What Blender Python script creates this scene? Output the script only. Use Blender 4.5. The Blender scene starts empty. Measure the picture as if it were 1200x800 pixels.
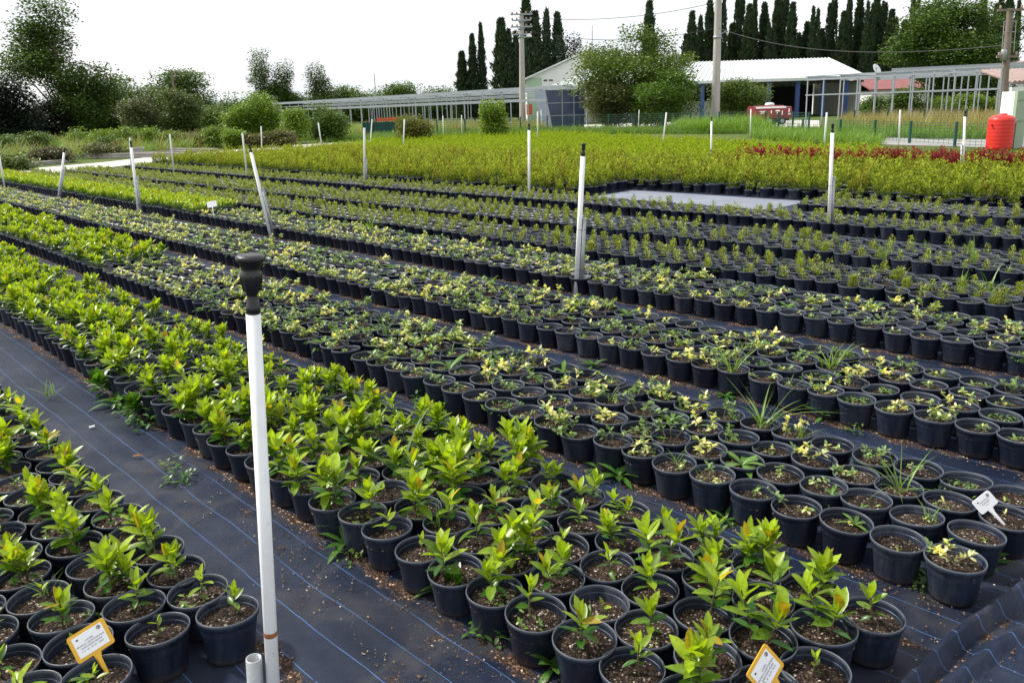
import bpy, math, random
import numpy as np
from mathutils import Matrix, Vector
R = math.radians
PI = math.pi
rng = np.random.default_rng(7)
random.seed(7)
scene = bpy.context.scene
C = scene.collection

# ------------------------------------------------------------------ camera model (metres; camera above the origin, looking along +Y)
FPX, PITCH, ROLL, YAW, SY, CAMH = 928.34, 0.239167, -0.030012, 0.773309, -46.82, 1.7812
_cp, _sp, _cr, _sr = math.cos(PITCH), math.sin(PITCH), math.cos(ROLL), math.sin(ROLL)
CF = np.array([0, _cp, -_sp]); _U = np.array([0, _sp, _cp]); _R = np.array([1.0, 0, 0])
CR = _cr * _R + _sr * _U
CU = -_sr * _R + _cr * _U
UD = np.array([-math.sin(YAW), math.cos(YAW)])     # along the beds
VD = np.array([math.cos(YAW), math.sin(YAW)])      # across the beds

def ray(x, y):
    return CF + CR * (x - 600) / FPX - CU * (y - 400 - SY) / FPX
def gnd(x, y, z=0.0):                               # a point of the photo on the level z
    d = ray(x, y)
    return d * ((CAMH - z) / -d[2]) + np.array([0, 0, CAMH])
def at(x, y, Y):                                    # a point of the photo at the distance Y
    d = ray(x, y)
    return d * (Y / d[1]) + np.array([0, 0, CAMH])
def proj(w):
    v = np.asarray(w, float) - np.array([0, 0, CAMH]); z = v @ CF
    return 600 + FPX * (v @ CR) / z, 400 + SY - FPX * (v @ CU) / z, z
def wuv(u, v, z=0.0):
    p = UD * u + VD * v
    return np.array([p[0], p[1], z])
def guv(x, y, z=0.0):
    p = gnd(x, y, z)
    return float(p[:2] @ UD), float(p[:2] @ VD)

cam_data = bpy.data.cameras.new('camera')
cam = bpy.data.objects.new('camera', cam_data); C.objects.link(cam)
m = Matrix.Identity(4)
for i in range(3):
    m[i][0], m[i][1], m[i][2] = CR[i], CU[i], -CF[i]
m[2][3] = CAMH
cam.matrix_world = m
cam_data.sensor_width = 36; cam_data.sensor_fit = 'HORIZONTAL'
cam_data.lens = FPX / 1200 * 36
cam_data.shift_y = SY / 1200
cam_data.clip_start = 0.05; cam_data.clip_end = 3000
scene.camera = cam

# ------------------------------------------------------------------ materials
MATS = {}
def nodes_of(name):
    mt = bpy.data.materials.new(name); mt.use_nodes = True
    nt = mt.node_tree; nt.nodes.clear()
    MATS[name] = mt
    return mt, nt, nt.nodes, nt.links
def N(nt, t, **kw):
    n = nt.nodes.new(t)
    for k, v in kw.items():
        if k in n.inputs: n.inputs[k].default_value = v
        else: setattr(n, k, v)
    return n
def ramp(nt, stops):
    r = nt.nodes.new('ShaderNodeValToRGB'); e = r.color_ramp.elements
    while len(e) < len(stops): e.new(0.5)
    for q, (p, c) in zip(e, stops): q.position = p; q.color = (*c, 1) if len(c) == 3 else c
    return r
def mixc(nt, f, a, b, mode='MIX'):
    n = nt.nodes.new('ShaderNodeMix'); n.data_type = 'RGBA'; n.blend_type = mode
    for s, v in ((n.inputs[0], f), (n.inputs[6], a), (n.inputs[7], b)):
        if hasattr(v, 'node'): nt.links.new(v, s)
        else: s.default_value = v if not isinstance(v, tuple) else (*v, 1)
    return n.outputs[2]
def noise(nt, scale, detail=4, coord=None, rough=.55):
    n = N(nt, 'ShaderNodeTexNoise', Scale=scale, Detail=detail, Roughness=rough)
    if coord: nt.links.new(coord, n.inputs['Vector'])
    return n
def mth(nt, op, a, b=None, c=None):
    n = nt.nodes.new('ShaderNodeMath'); n.operation = op
    for s, v in zip(n.inputs, (a, b, c)):
        if v is None: continue
        if hasattr(v, 'node'): nt.links.new(v, s)
        else: s.default_value = v
    return n.outputs[0]

def surf_mat(name, col, rough=.6, var=.25, scale=6., bump=.0, bscale=40., metal=0., spec=.5, attr=False, dirt=None):
    """A surface with two sizes of mottling, a fine bump and optional grime."""
    mt, nt, nd, lk = nodes_of(name)
    tc = N(nt, 'ShaderNodeTexCoord'); o = tc.outputs['Object']
    p = N(nt, 'ShaderNodeBsdfPrincipled', Roughness=rough, Metallic=metal)
    p.inputs['Specular IOR Level'].default_value = spec
    n1 = noise(nt, scale, 5, o); n2 = noise(nt, scale * 7, 3, o)
    f = mth(nt, 'ADD', mth(nt, 'MULTIPLY', n1.outputs[0], .65), mth(nt, 'MULTIPLY', n2.outputs[0], .35))
    r = ramp(nt, [(.3, tuple(max(0, c * (1 - var)) for c in col)), (.7, tuple(min(1, c * (1 + var)) for c in col))])
    lk.new(f, r.inputs[0]); c = r.outputs[0]
    if attr:
        a = N(nt, 'ShaderNodeAttribute', attribute_name='Col')
        c = mixc(nt, 1.0, a.outputs['Color'], mixc(nt, 1., c, (2, 2, 2), 'MULTIPLY'), 'MULTIPLY')
    if dirt:
        dn = noise(nt, scale * .8, 8, o, .7)
        dr = ramp(nt, [(.52, (0, 0, 0)), (.68, (1, 1, 1))]); lk.new(dn.outputs[0], dr.inputs[0])
        c = mixc(nt, mth(nt, 'MULTIPLY', dr.outputs[0], .7), c, dirt)
    lk.new(c, p.inputs['Base Color'])
    if bump:
        bn = noise(nt, bscale, 4, o); b = N(nt, 'ShaderNodeBump', Strength=bump, Distance=.02)
        lk.new(bn.outputs[0], b.inputs['Height']); lk.new(b.outputs[0], p.inputs['Normal'])
    out = N(nt, 'ShaderNodeOutputMaterial'); lk.new(p.outputs[0], out.inputs[0])
    return mt

def leaf_mat(name, rough=.4, trans=.35, spec=.45, tint=(1.25, 1.2, .5)):
    mt, nt, nd, lk = nodes_of(name)
    a = N(nt, 'ShaderNodeAttribute', attribute_name='Col')
    tc = N(nt, 'ShaderNodeTexCoord'); n = noise(nt, 90, 3, tc.outputs['Object'])
    r = ramp(nt, [(.3, (.78, .78, .78)), (.7, (1.15, 1.15, 1.1))]); lk.new(n.outputs[0], r.inputs[0])
    c = mixc(nt, 1., a.outputs['Color'], r.outputs[0], 'MULTIPLY')
    p = N(nt, 'ShaderNodeBsdfPrincipled', Roughness=rough); p.inputs['Specular IOR Level'].default_value = spec
    lk.new(c, p.inputs['Base Color'])
    t = N(nt, 'ShaderNodeBsdfTranslucent'); lk.new(mixc(nt, 1., c, tint, 'MULTIPLY'), t.inputs[0])
    mx = N(nt, 'ShaderNodeMixShader'); mx.inputs[0].default_value = trans
    lk.new(p.outputs[0], mx.inputs[1]); lk.new(t.outputs[0], mx.inputs[2])
    out = N(nt, 'ShaderNodeOutputMaterial'); lk.new(mx.outputs[0], out.inputs[0])
    return mt

leaf_mat('leaf', .33, .42, .5, (1.35, 1.3, .45)); leaf_mat('needle', .6, .15, .2); leaf_mat('hedge_leaf', .75, .38, .08, (1.3, 1.2, .5)); leaf_mat('tree_leaf', .5, .25, .3)
leaf_mat('grass_blade', .5, .35, .3)
surf_mat('stem', (.12, .085, .05), .8, .3, 30, .3, 200)
surf_mat('bark', (.14, .11, .085), .9, .4, 3, .6, 14)
surf_mat('pvc', (.86, .87, .88), .3, .04, 4, 0, 40, dirt=(.66, .65, .63))
surf_mat('rust', (.33, .12, .04), .8, .35, 60)
surf_mat('galv', (.33, .35, .36), .45, .2, 20, .1, 80, metal=.5)
surf_mat('steel', (.31, .34, .38), .5, .15, 3, 0, 30, metal=.3)
surf_mat('black_plastic', (.012, .012, .014), .38, .3, 30, .1, 120)
surf_mat('wire', (.03, .03, .03), .6)
surf_mat('concrete', (.42, .40, .37), .85, .15, 1.2, .3, 12)
surf_mat('wood_pole', (.20, .16, .13), .85, .3, 4, .5, 20)
surf_mat('weathered_wood', (.30, .28, .26), .9, .3, 3, .5, 20)
surf_mat('roof_white', (.66, .70, .70), .5, .06, .6)
surf_mat('wall_white', (.78, .78, .76), .8, .05, .5, .1, 6)
surf_mat('wall_green', (.38, .52, .38), .75, .08, .6, .1, 6)
surf_mat('door_green', (.30, .40, .29), .6, .08, 1.2)
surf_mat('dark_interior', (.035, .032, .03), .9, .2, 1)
surf_mat('blue_paint', (.035, .075, .24), .5, .15, 2)
surf_mat('red_roof', (.24, .085, .08), .7, .2, 1)
surf_mat('tile_roof', (.30, .22, .2), .8, .25, 3, .4, 6)
surf_mat('red_plastic', (.66, .025, .018), .4, .08, 2)
surf_mat('red_paint', (.20, .016, .018), .35, .2, 2)
surf_mat('tyre', (.02, .02, .02), .85, .3, 10)
surf_mat('glass_dark', (.03, .045, .10), .12, .3, 1.5)
surf_mat('glass_pale', (.34, .40, .50), .2, .2, 2)
surf_mat('green_net', (.012, .065, .055), .8, .3, 4)
surf_mat('green_steel', (.01, .075, .05), .5, .2, 5)
surf_mat('orange_plastic', (.55, .10, .03), .6, .2, 4)
surf_mat('label_yellow', (.72, .40, .02), .45, .06, 20)
surf_mat('label_white', (.82, .83, .85), .5, .03, 20)
surf_mat('ink', (.02, .025, .05), .6)
surf_mat('flag_red', (.55, .015, .02), .7)
surf_mat('porcelain', (.35, .25, .2), .3)
surf_mat('stone', (.42, .38, .32), .85, .35, 60, .4, 200, attr=True)
surf_mat('path_gravel', (.62, .59, .53), .95, .12, 2., .5, 20)
surf_mat('sheen_mat', (.19, .21, .26), .8, .2, 1.2, .3, 30)
surf_mat('asphalt', (.30, .295, .285), .9, .12, .8, .3, 12)
surf_mat('dead_leaf', (.20, .085, .04), .8, .3, 60)

mt = MATS['pvc']; nt = mt.node_tree
_p = [n for n in nt.nodes if n.type == 'BSDF_PRINCIPLED'][0]; _src = _p.inputs['Base Color'].links[0].from_socket
_tc = N(nt, 'ShaderNodeTexCoord'); _mp = N(nt, 'ShaderNodeMapping'); _mp.inputs['Scale'].default_value = (38, 38, 2.2); nt.links.new(_tc.outputs['Object'], _mp.inputs[0])
_n = noise(nt, 1., 6, _mp.outputs[0], .7); _r = ramp(nt, [(.54, (0, 0, 0)), (.72, (1, 1, 1))]); nt.links.new(_n.outputs[0], _r.inputs[0])
_sp = noise(nt, 55, 5, _tc.outputs['Object'], .7); _r2 = ramp(nt, [(.66, (0, 0, 0)), (.7, (1, 1, 1))]); nt.links.new(_sp.outputs[0], _r2.inputs[0])
_c = mixc(nt, mth(nt, 'MULTIPLY', _r.outputs[0], .38), _src, (.47, .44, .38)); _c = mixc(nt, mth(nt, 'MULTIPLY', _r2.outputs[0], .55), _c, (.25, .19, .14))
nt.links.new(_c, _p.inputs['Base Color'])

# pot plastic: very dark blue-black, lighter ring at the rim, dust plus gloss painted into the colour
mt, nt, nd, lk = nodes_of('pot_plastic')
tc = N(nt, 'ShaderNodeTexCoord'); gi = N(nt, 'ShaderNodeObjectInfo')
p = N(nt, 'ShaderNodeBsdfPrincipled', Roughness=.42); p.inputs['Specular IOR Level'].default_value = .45
mp = N(nt, 'ShaderNodeMapping'); mp.inputs['Scale'].default_value = (1, 1, .25); lk.new(tc.outputs['Object'], mp.inputs[0])
n1 = noise(nt, 18, 6, mp.outputs[0], .7); n2 = noise(nt, 140, 3, tc.outputs['Object'])
r = ramp(nt, [(.42, (.006, .010, .022)), (.62, (.014, .022, .042)), (.85, (.05, .055, .068))])
lk.new(mth(nt, 'ADD', mth(nt, 'ADD', mth(nt, 'MULTIPLY', n1.outputs[0], .8), mth(nt, 'MULTIPLY', n2.outputs[0], .2)), mth(nt, 'MULTIPLY', mth(nt, 'SUBTRACT', gi.outputs['Random'], .5), .36)), r.inputs[0])
sx = N(nt, 'ShaderNodeSeparateXYZ'); lk.new(tc.outputs['Object'], sx.inputs[0])
rim = N(nt, 'ShaderNodeMapRange'); rim.inputs[1].default_value = .139; rim.inputs[2].default_value = .146; lk.new(sx.outputs[2], rim.inputs[0])
low = N(nt, 'ShaderNodeMapRange'); low.inputs[1].default_value = .035; low.inputs[2].default_value = .0; lk.new(sx.outputs[2], low.inputs[0])
c = mixc(nt, mth(nt, 'MULTIPLY', rim.outputs[0], .6), r.outputs[0], (.11, .125, .15))
c = mixc(nt, mth(nt, 'MULTIPLY', mth(nt, 'MULTIPLY', low.outputs[0], n1.outputs[0]), .9), c, (.07, .045, .028))
lk.new(c, p.inputs['Base Color'])
rr = ramp(nt, [(.4, (.34,) * 3), (.7, (.6,) * 3)]); lk.new(n1.outputs[0], rr.inputs[0]); lk.new(rr.outputs[0], p.inputs['Roughness'])
out = N(nt, 'ShaderNodeOutputMaterial'); lk.new(p.outputs[0], out.inputs[0])

# potting soil: dark brown bark bits with pale perlite chips
def soil_nodes(nt, co, sc=1.):
    v = N(nt, 'ShaderNodeTexVoronoi', Scale=150. * sc); nt.links.new(co, v.inputs['Vector'])
    v2 = N(nt, 'ShaderNodeTexVoronoi', Scale=100. * sc); nt.links.new(co, v2.inputs['Vector'])
    n = noise(nt, 30 * sc, 6, co, .7)
    s = N(nt, 'ShaderNodeSeparateColor'); nt.links.new(v.outputs['Color'], s.inputs[0])
    r = ramp(nt, [(0, (.010, .007, .006)), (.5, (.026, .018, .014)), (.84, (.062, .043, .033)), (.95, (.14, .105, .08)), (.982, (.40, .37, .33))])
    nt.links.new(s.outputs[0], r.inputs[0])
    r2 = ramp(nt, [(.3, (.6, .55, .5)), (.7, (1.5, 1.45, 1.4))]); nt.links.new(n.outputs[0], r2.inputs[0])
    c = mixc(nt, 1., r.outputs[0], r2.outputs[0], 'MULTIPLY')
    h = mth(nt, 'ADD', mth(nt, 'MULTIPLY', v.outputs['Distance'], -1.), mth(nt, 'MULTIPLY', n.outputs[0], 1.2))
    return c, h
mt, nt, nd, lk = nodes_of('potting_soil')
tc = N(nt, 'ShaderNodeTexCoord'); gi = N(nt, 'ShaderNodeObjectInfo')
va = N(nt, 'ShaderNodeVectorMath'); va.operation = 'ADD'; lk.new(tc.outputs['Object'], va.inputs[0]); 
vm = N(nt, 'ShaderNodeCombineXYZ'); lk.new(mth(nt, 'MULTIPLY', gi.outputs['Random'], 13.), vm.inputs[0]); lk.new(mth(nt, 'MULTIPLY', gi.outputs['Random'], 7.), vm.inputs[1]); lk.new(vm.outputs[0], va.inputs[1])
c, h = soil_nodes(nt, va.outputs[0])
hv = N(nt, 'ShaderNodeHueSaturation'); lk.new(c, hv.inputs['Color']); lk.new(mth(nt, 'ADD', mth(nt, 'MULTIPLY', gi.outputs['Random'], .8), .75), hv.inputs['Value'])
p = N(nt, 'ShaderNodeBsdfPrincipled', Roughness=.95); p.inputs['Specular IOR Level'].default_value = .2
lk.new(hv.outputs[0], p.inputs['Base Color'])
b = N(nt, 'ShaderNodeBump', Strength=.9, Distance=.01); lk.new(h, b.inputs['Height']); lk.new(b.outputs[0], p.inputs['Normal'])
out = N(nt, 'ShaderNodeOutputMaterial'); lk.new(p.outputs[0], out.inputs[0])

# woven ground cover: dark navy weave, blue guide threads along the beds, spilled soil
mt, nt, nd, lk = nodes_of('woven_mat')
tc = N(nt, 'ShaderNodeTexCoord'); o = tc.outputs['Object']
sx = N(nt, 'ShaderNodeSeparateXYZ'); lk.new(o, sx.inputs[0])
wob = noise(nt, .9, 2, o); wb2 = noise(nt, 5, 2, o)
vv = mth(nt, 'ADD', sx.outputs[0], mth(nt, 'ADD', mth(nt, 'MULTIPLY', mth(nt, 'SUBTRACT', wob.outputs[0], .5), .05), mth(nt, 'MULTIPLY', mth(nt, 'SUBTRACT', wb2.outputs[0], .5), .012)))
thin = noise(nt, 1.3, 2, o)
fr = mth(nt, 'FRACT', mth(nt, 'DIVIDE', mth(nt, 'SUBTRACT', vv, 1.2 - .0025), .142))
line = mth(nt, 'LESS_THAN', fr, .024)
brk = noise(nt, 3, 4, o); bk = ramp(nt, [(.3, (.25,) * 3), (.5, (1,) * 3)]); lk.new(brk.outputs[0], bk.inputs[0])
line = mth(nt, 'MULTIPLY', line, bk.outputs[0])
bigm = noise(nt, 1.7, 6, o, .65)
fm = N(nt, 'ShaderNodeMapping'); fm.inputs['Scale'].default_value = (26, 240, 1); lk.new(o, fm.inputs[0]); fine = noise(nt, 1., 3, fm.outputs[0], .7)
base = ramp(nt, [(.3, (.004, .008, .022)), (.50, (.010, .019, .046)), (.70, (.040, .057, .108))])
lk.new(mth(nt, 'ADD', mth(nt, 'MULTIPLY', bigm.outputs[0], .62), mth(nt, 'MULTIPLY', fine.outputs[0], .38)), base.inputs[0])
dus = noise(nt, 260, 2, o, .8); dus2 = noise(nt, 2.6, 5, o, .7)
dr_ = ramp(nt, [(.60, (0, 0, 0)), (.70, (1, 1, 1))]); lk.new(mth(nt, 'ADD', mth(nt, 'MULTIPLY', dus.outputs[0], .6), mth(nt, 'MULTIPLY', dus2.outputs[0], .5)), dr_.inputs[0])
pud = noise(nt, 1.1, 3, o, .5); pr_ = ramp(nt, [(.50, (0, 0, 0)), (.535, (1, 1, 1)), (.56, (.25,) * 3), (.8, (.1,) * 3)]); lk.new(pud.outputs[0], pr_.inputs[0])
bs_ = mixc(nt, mth(nt, 'MULTIPLY', pr_.outputs[0], .16), base.outputs[0], (.20, .18, .16))
bs_ = mixc(nt, mth(nt, 'MULTIPLY', dr_.outputs[0], .5), bs_, (.13, .125, .125))
c = mixc(nt, mth(nt, 'MULTIPLY', line, .8), bs_, (.09, .19, .44))
# spilled soil where the beds' feet stand, and in torn-out streaks along the aisles
sp = N(nt, 'ShaderNodeAttribute', attribute_name='spill')
sm = N(nt, 'ShaderNodeMapping'); sm.inputs['Scale'].default_value = (1.7, 1, 1); lk.new(o, sm.inputs[0])
sn = noise(nt, 5.5, 8, sm.outputs[0], .75); sn2 = noise(nt, 120, 2, o)
msk = mth(nt, 'ADD', mth(nt, 'ADD', sn.outputs[0], mth(nt, 'MULTIPLY', sn2.outputs[0], .22)), mth(nt, 'MULTIPLY', sp.outputs['Fac'], .33))
mr = ramp(nt, [(.86, (0, 0, 0)), (.93, (1, 1, 1))]); lk.new(msk, mr.inputs[0])
sc, sh = soil_nodes(nt, o, .9)
sc = mixc(nt, 1., sc, (1.9, 1.6, 1.35), 'MULTIPLY')
c = mixc(nt, mr.outputs[0], c, sc)
p = N(nt, 'ShaderNodeBsdfPrincipled'); p.inputs['Specular IOR Level'].default_value = .32
lk.new(c, p.inputs['Base Color'])
lk.new(mth(nt, 'ADD', mth(nt, 'MULTIPLY', mr.outputs[0], .42), .5), p.inputs['Roughness'])
wvx = N(nt, 'ShaderNodeTexWave', Scale=120.); wvx.wave_type = 'BANDS'; wvx.bands_direction = 'Y'; wvx.inputs['Distortion'].default_value = 1.2; lk.new(o, wvx.inputs['Vector'])
hh = mth(nt, 'ADD', mth(nt, 'MULTIPLY', wvx.outputs['Fac'], .25), mth(nt, 'ADD', mth(nt, 'MULTIPLY', mth(nt, 'MULTIPLY', mr.outputs[0], sh), 1.5), mth(nt, 'MULTIPLY', wb2.outputs[0], 1.5)))
b = N(nt, 'ShaderNodeBump', Strength=.8, Distance=.010); lk.new(hh, b.inputs['Height']); lk.new(b.outputs[0], p.inputs['Normal'])
out = N(nt, 'ShaderNodeOutputMaterial'); lk.new(p.outputs[0], out.inputs[0])

# ground: grass and earth
mt, nt, nd, lk = nodes_of('field_ground')
tc = N(nt, 'ShaderNodeTexCoord'); o = tc.outputs['Object']
n1 = noise(nt, .12, 6, o, .65); n2 = noise(nt, 2.2, 6, o, .7)
r = ramp(nt, [(.35, (.05, .085, .02)), (.5, (.085, .125, .03)), (.62, (.13, .13, .05)), (.75, (.18, .15, .09))])
lk.new(mth(nt, 'ADD', mth(nt, 'MULTIPLY', n1.outputs[0], .6), mth(nt, 'MULTIPLY', n2.outputs[0], .4)), r.inputs[0])
p = N(nt, 'ShaderNodeBsdfPrincipled', Roughness=.95); p.inputs['Specular IOR Level'].default_value = .15
lk.new(r.outputs[0], p.inputs['Base Color'])
b = N(nt, 'ShaderNodeBump', Strength=.8, Distance=.1); lk.new(n2.outputs[0], b.inputs['Height']); lk.new(b.outputs[0], p.inputs['Normal'])
out = N(nt, 'ShaderNodeOutputMaterial'); lk.new(p.outputs[0], out.inputs[0])

# ------------------------------------------------------------------ mesh builder
class MB:
    def __init__(s): s.v = []; s.f = []; s.c = []; s.n = 0; s.mi = []; s.sm = []
    def add(s, v, f, col=(1, 1, 1), mat=0, smooth=True):
        v = np.asarray(v, float).reshape(-1, 3); f = np.asarray(f, int)
        col = np.asarray(col, float)
        if col.ndim == 1: col = np.tile(col, (len(v), 1))
        s.v.append(v); s.c.append(col); s.f.append(f + s.n); s.mi.append(np.full(len(f), mat)); s.sm.append(np.full(len(f), smooth)); s.n += len(v)
    def join(s, o, mat=None, T=None):
        for v, f, c, mi, sm in zip(o.v, o.f, o.c, o.mi, o.sm):
            b = s.n; 
            s.v.append(v if T is None else T(v)); s.c.append(c)
        off = s.n
        for f, mi, sm in zip(o.f, o.mi, o.sm):
            s.f.append(f + off); s.mi.append(mi if mat is None else np.full(len(f), mat)); s.sm.append(sm)
        s.n += o.n
    def box(s, c, d, rz=0., mat=0, col=(1, 1, 1), tilt=None):
        x, y, z = np.array(d) / 2
        v = np.array([(a * x, b * y, e * z) for a in (-1, 1) for b in (-1, 1) for e in (-1, 1)])
        if tilt is not None: v = v @ np.array(tilt).T
        k, q = math.cos(rz), math.sin(rz)
        v = np.stack([v[:, 0] * k - v[:, 1] * q, v[:, 0] * q + v[:, 1] * k, v[:, 2]], 1) + np.array(c)
        s.add(v, [(0, 1, 3, 2), (4, 6, 7, 5), (0, 4, 5, 1), (2, 3, 7, 6), (0, 2, 6, 4), (1, 5, 7, 3)], col, mat, False)
    def prism(s, pts, d, mat=0, col=(1, 1, 1)):       # polygon pts (n,3) extruded by the vector d
        pts = np.asarray(pts, float); n = len(pts); v = np.vstack([pts, pts + np.array(d)])
        side = np.array([(i, (i + 1) % n, n + (i + 1) % n, n + i) for i in range(n)])
        s.add(v, side, col, mat, False)
        for o in (0, n):
            for i in range(1, n - 1): s.add(v[[o, o + i, o + i + 1]], [(0, 1, 2)], col, mat, False)
    def tube(s, pts, rad, n=8, mat=0, col=(1, 1, 1), cap=True):
        pts = np.asarray(pts, float); k = len(pts); rad = np.broadcast_to(np.asarray(rad, float), (k,))
        t = np.gradient(pts, axis=0); t /= np.linalg.norm(t, axis=1)[:, None] + 1e-12
        ref = np.array([0, 0, 1.]) if abs(t[0][2]) < .9 else np.array([1., 0, 0])
        a = np.cross(t, ref); a /= np.linalg.norm(a, axis=1)[:, None] + 1e-12
        b = np.cross(t, a); th = np.arange(n) * 2 * PI / n
        v = pts[:, None] + rad[:, None, None] * (a[:, None] * np.cos(th)[None, :, None] + b[:, None] * np.sin(th)[None, :, None])
        i, j = np.meshgrid(np.arange(k - 1), np.arange(n), indexing='ij'); j2 = (j + 1) % n
        f = np.stack([i * n + j, i * n + j2, (i + 1) * n + j2, (i + 1) * n + j], -1).reshape(-1, 4)
        s.add(v.reshape(-1, 3), f, col, mat)
        if cap:
            for e, q in ((0, 0), (k - 1, (k - 1) * n)):
                vv = np.vstack([v[e], pts[e]]); s.add(vv, [(j, (j + 1) % n, n) for j in range(n)], col, mat, False)
    def lathe(s, prof, n=24, o=(0, 0, 0), mat=0, col=(1, 1, 1), axis=None):
        prof = np.asarray(prof, float); k = len(prof); th = np.arange(n) * 2 * PI / n
        v = np.stack([prof[:, :1] * np.cos(th), prof[:, :1] * np.sin(th), np.repeat(prof[:, 1:], n, 1)], -1).reshape(-1, 3)
        if axis is not None: v = v @ np.array(axis).T
        i, j = np.meshgrid(np.arange(k - 1), np.arange(n), indexing='ij'); j2 = (j + 1) % n
        f = np.stack([i * n + j, i * n + j2, (i + 1) * n + j2, (i + 1) * n + j], -1).reshape(-1, 4)
        s.add(v + np.array(o), f, col, mat)
    def mesh(s, name, mats):
        me = bpy.data.meshes.new(name)
        if not s.v:
            return me
        V = np.concatenate(s.v); Cc = np.concatenate(s.c)
        loops = np.concatenate([f.reshape(-1) for f in s.f]); tot = np.concatenate([np.full(len(f), f.shape[1]) for f in s.f])
        me.vertices.add(len(V)); me.vertices.foreach_set('co', V.astype(np.float32).ravel())
        me.loops.add(len(loops)); me.loops.foreach_set('vertex_index', loops.astype(np.int32))
        me.polygons.add(len(tot)); st = np.concatenate([[0], np.cumsum(tot)[:-1]])
        me.polygons.foreach_set('loop_start', st.astype(np.int32))
        me.polygons.foreach_set('material_index', np.concatenate(s.mi).astype(np.int32))
        me.polygons.foreach_set('use_smooth', np.concatenate(s.sm).astype(bool))
        me.update(calc_edges=True)
        a = me.attributes.new('Col', 'FLOAT_COLOR', 'POINT')
        a.data.foreach_set('color', np.hstack([Cc, np.ones((len(Cc), 1))]).astype(np.float32).ravel())
        for mname in ([mats] if isinstance(mats, str) else mats): me.materials.append(MATS[mname])
        return me

def leaves(mb, pos, az, el, L, W, curve, col, roll=0., st=5, fold=.25, mat=0, shape=1.):
    """N leaves at once: el = elevation of the leaf axis, curve = droop of the tip (fraction of the length)."""
    pos = np.atleast_2d(pos); n = len(pos)
    B = lambda x: np.broadcast_to(np.asarray(x, float), (n,))
    az, el, L, W, curve, roll = map(B, (az, el, L, W, curve, roll))
    t = np.linspace(0, 1, st); w = np.sin(PI * np.clip(t, 0, 1) ** shape) ** .7; w[0] = .12; w[-1] = .03
    X = L[:, None] * t[None]; Z = -curve[:, None] * L[:, None] * t[None] ** 2
    hw = W[:, None] * .5 * w[None]
    zs = Z + fold * hw
    P = np.stack([np.stack([X, hw, zs], -1), np.stack([X, 0 * X, Z], -1), np.stack([X, -hw, zs], -1)], 2)      # n,st,3,3
    x, y, z = P[..., 0], P[..., 1], P[..., 2]
    cr, sr = np.cos(roll)[:, None, None], np.sin(roll)[:, None, None]; y, z = y * cr - z * sr, y * sr + z * cr
    ce, se = np.cos(el)[:, None, None], np.sin(el)[:, None, None]; x, z = x * ce - z * se, x * se + z * ce
    ca, sa = np.cos(az)[:, None, None], np.sin(az)[:, None, None]; x, y = x * ca - y * sa, x * sa + y * ca
    V = np.stack([x, y, z], -1) + pos[:, None, None, :]
    f = []
    for i in range(st - 1):
        for j in range(2): f.append((i * 3 + j, i * 3 + j + 1, i * 3 + j + 4, i * 3 + j + 3))
    f = np.array(f); F = (f[None] + (np.arange(n) * st * 3)[:, None, None]).reshape(-1, 4)
    col = np.asarray(col, float); col = np.broadcast_to(col, (n, 3)) if col.ndim == 1 else col
    cc = np.repeat(np.repeat(col[:, None, None, :], st, 1), 3, 2).copy(); cc[:, :, 1] *= 1.18
    mb.add(V.reshape(-1, 3), F, cc.reshape(-1, 3), mat)

def dleaf(mb, pos, nrm_az, el, L, W, col, mat=0, roll=0.):
    """Simple folded diamond leaves (one quad each) for small or far foliage."""
    pos = np.atleast_2d(pos); n = len(pos); B = lambda x: np.broadcast_to(np.asarray(x, float), (n,))
    az, el, L, W, roll = map(B, (nrm_az, el, L, W, roll))
    d = np.stack([np.cos(el) * np.cos(az), np.cos(el) * np.sin(az), np.sin(el)], -1)
    s = np.stack([-np.sin(az), np.cos(az), 0 * az], -1); u = np.cross(s, d) * -1
    s2 = s * np.cos(roll)[:, None] + u * np.sin(roll)[:, None]
    V = np.stack([pos, pos + d * (L * .5)[:, None] + s2 * (W * .5)[:, None], pos + d * L[:, None] - u * (L * .08)[:, None], pos + d * (L * .5)[:, None] - s2 * (W * .5)[:, None]], 1)
    F = (np.arange(4)[None] + (np.arange(n) * 4)[:, None])
    col = np.asarray(col, float); col = np.broadcast_to(col, (n, 3)) if col.ndim == 1 else col
    mb.add(V.reshape(-1, 3), F, np.repeat(col, 4, 0), mat)

# ------------------------------------------------------------------ object helpers
def link(name, me, parent=None):
    o = bpy.data.objects.new(name, me); C.objects.link(o)
    if parent is not None: o.parent = parent
    return o
def thing(name, label, cat, loc=(0, 0, 0), rz=0., group=None):
    o = bpy.data.objects.new(name, None); C.objects.link(o); o.empty_display_size = .1
    o.location = loc; o.rotation_euler = (0, 0, rz)
    return tag(o, label, cat, group)
def tag(o, label, cat, group=None):
    o['label'] = label; o['category'] = cat
    if group: o['group'] = group
    return o
def part(name, mb, mat, parent): return link(name, mb.mesh(name, mat), parent)
def kindof(o, k): o['kind'] = k; return o
ORD = ['zeroth', 'first', 'second', 'third', 'fourth', 'fifth', 'sixth', 'seventh', 'eighth', 'ninth', 'tenth', 'eleventh', 'twelfth', 'thirteenth', 'fourteenth', 'fifteenth', 'sixteenth', 'seventeenth', 'eighteenth', 'nineteenth']
TENS = {2: 'twent', 3: 'thirt', 4: 'fort', 5: 'fift', 6: 'sixt', 7: 'sevent', 8: 'eight', 9: 'ninet'}
def ordinal(n):
    if n < 20: return ORD[n]
    if n >= 100: return 'hundred-and-' + ordinal(n - 100) if n > 100 else 'hundredth'
    a, b = divmod(n, 10)
    return TENS[a] + 'ieth' if b == 0 else TENS[a] + 'y-' + ORD[b]

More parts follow.
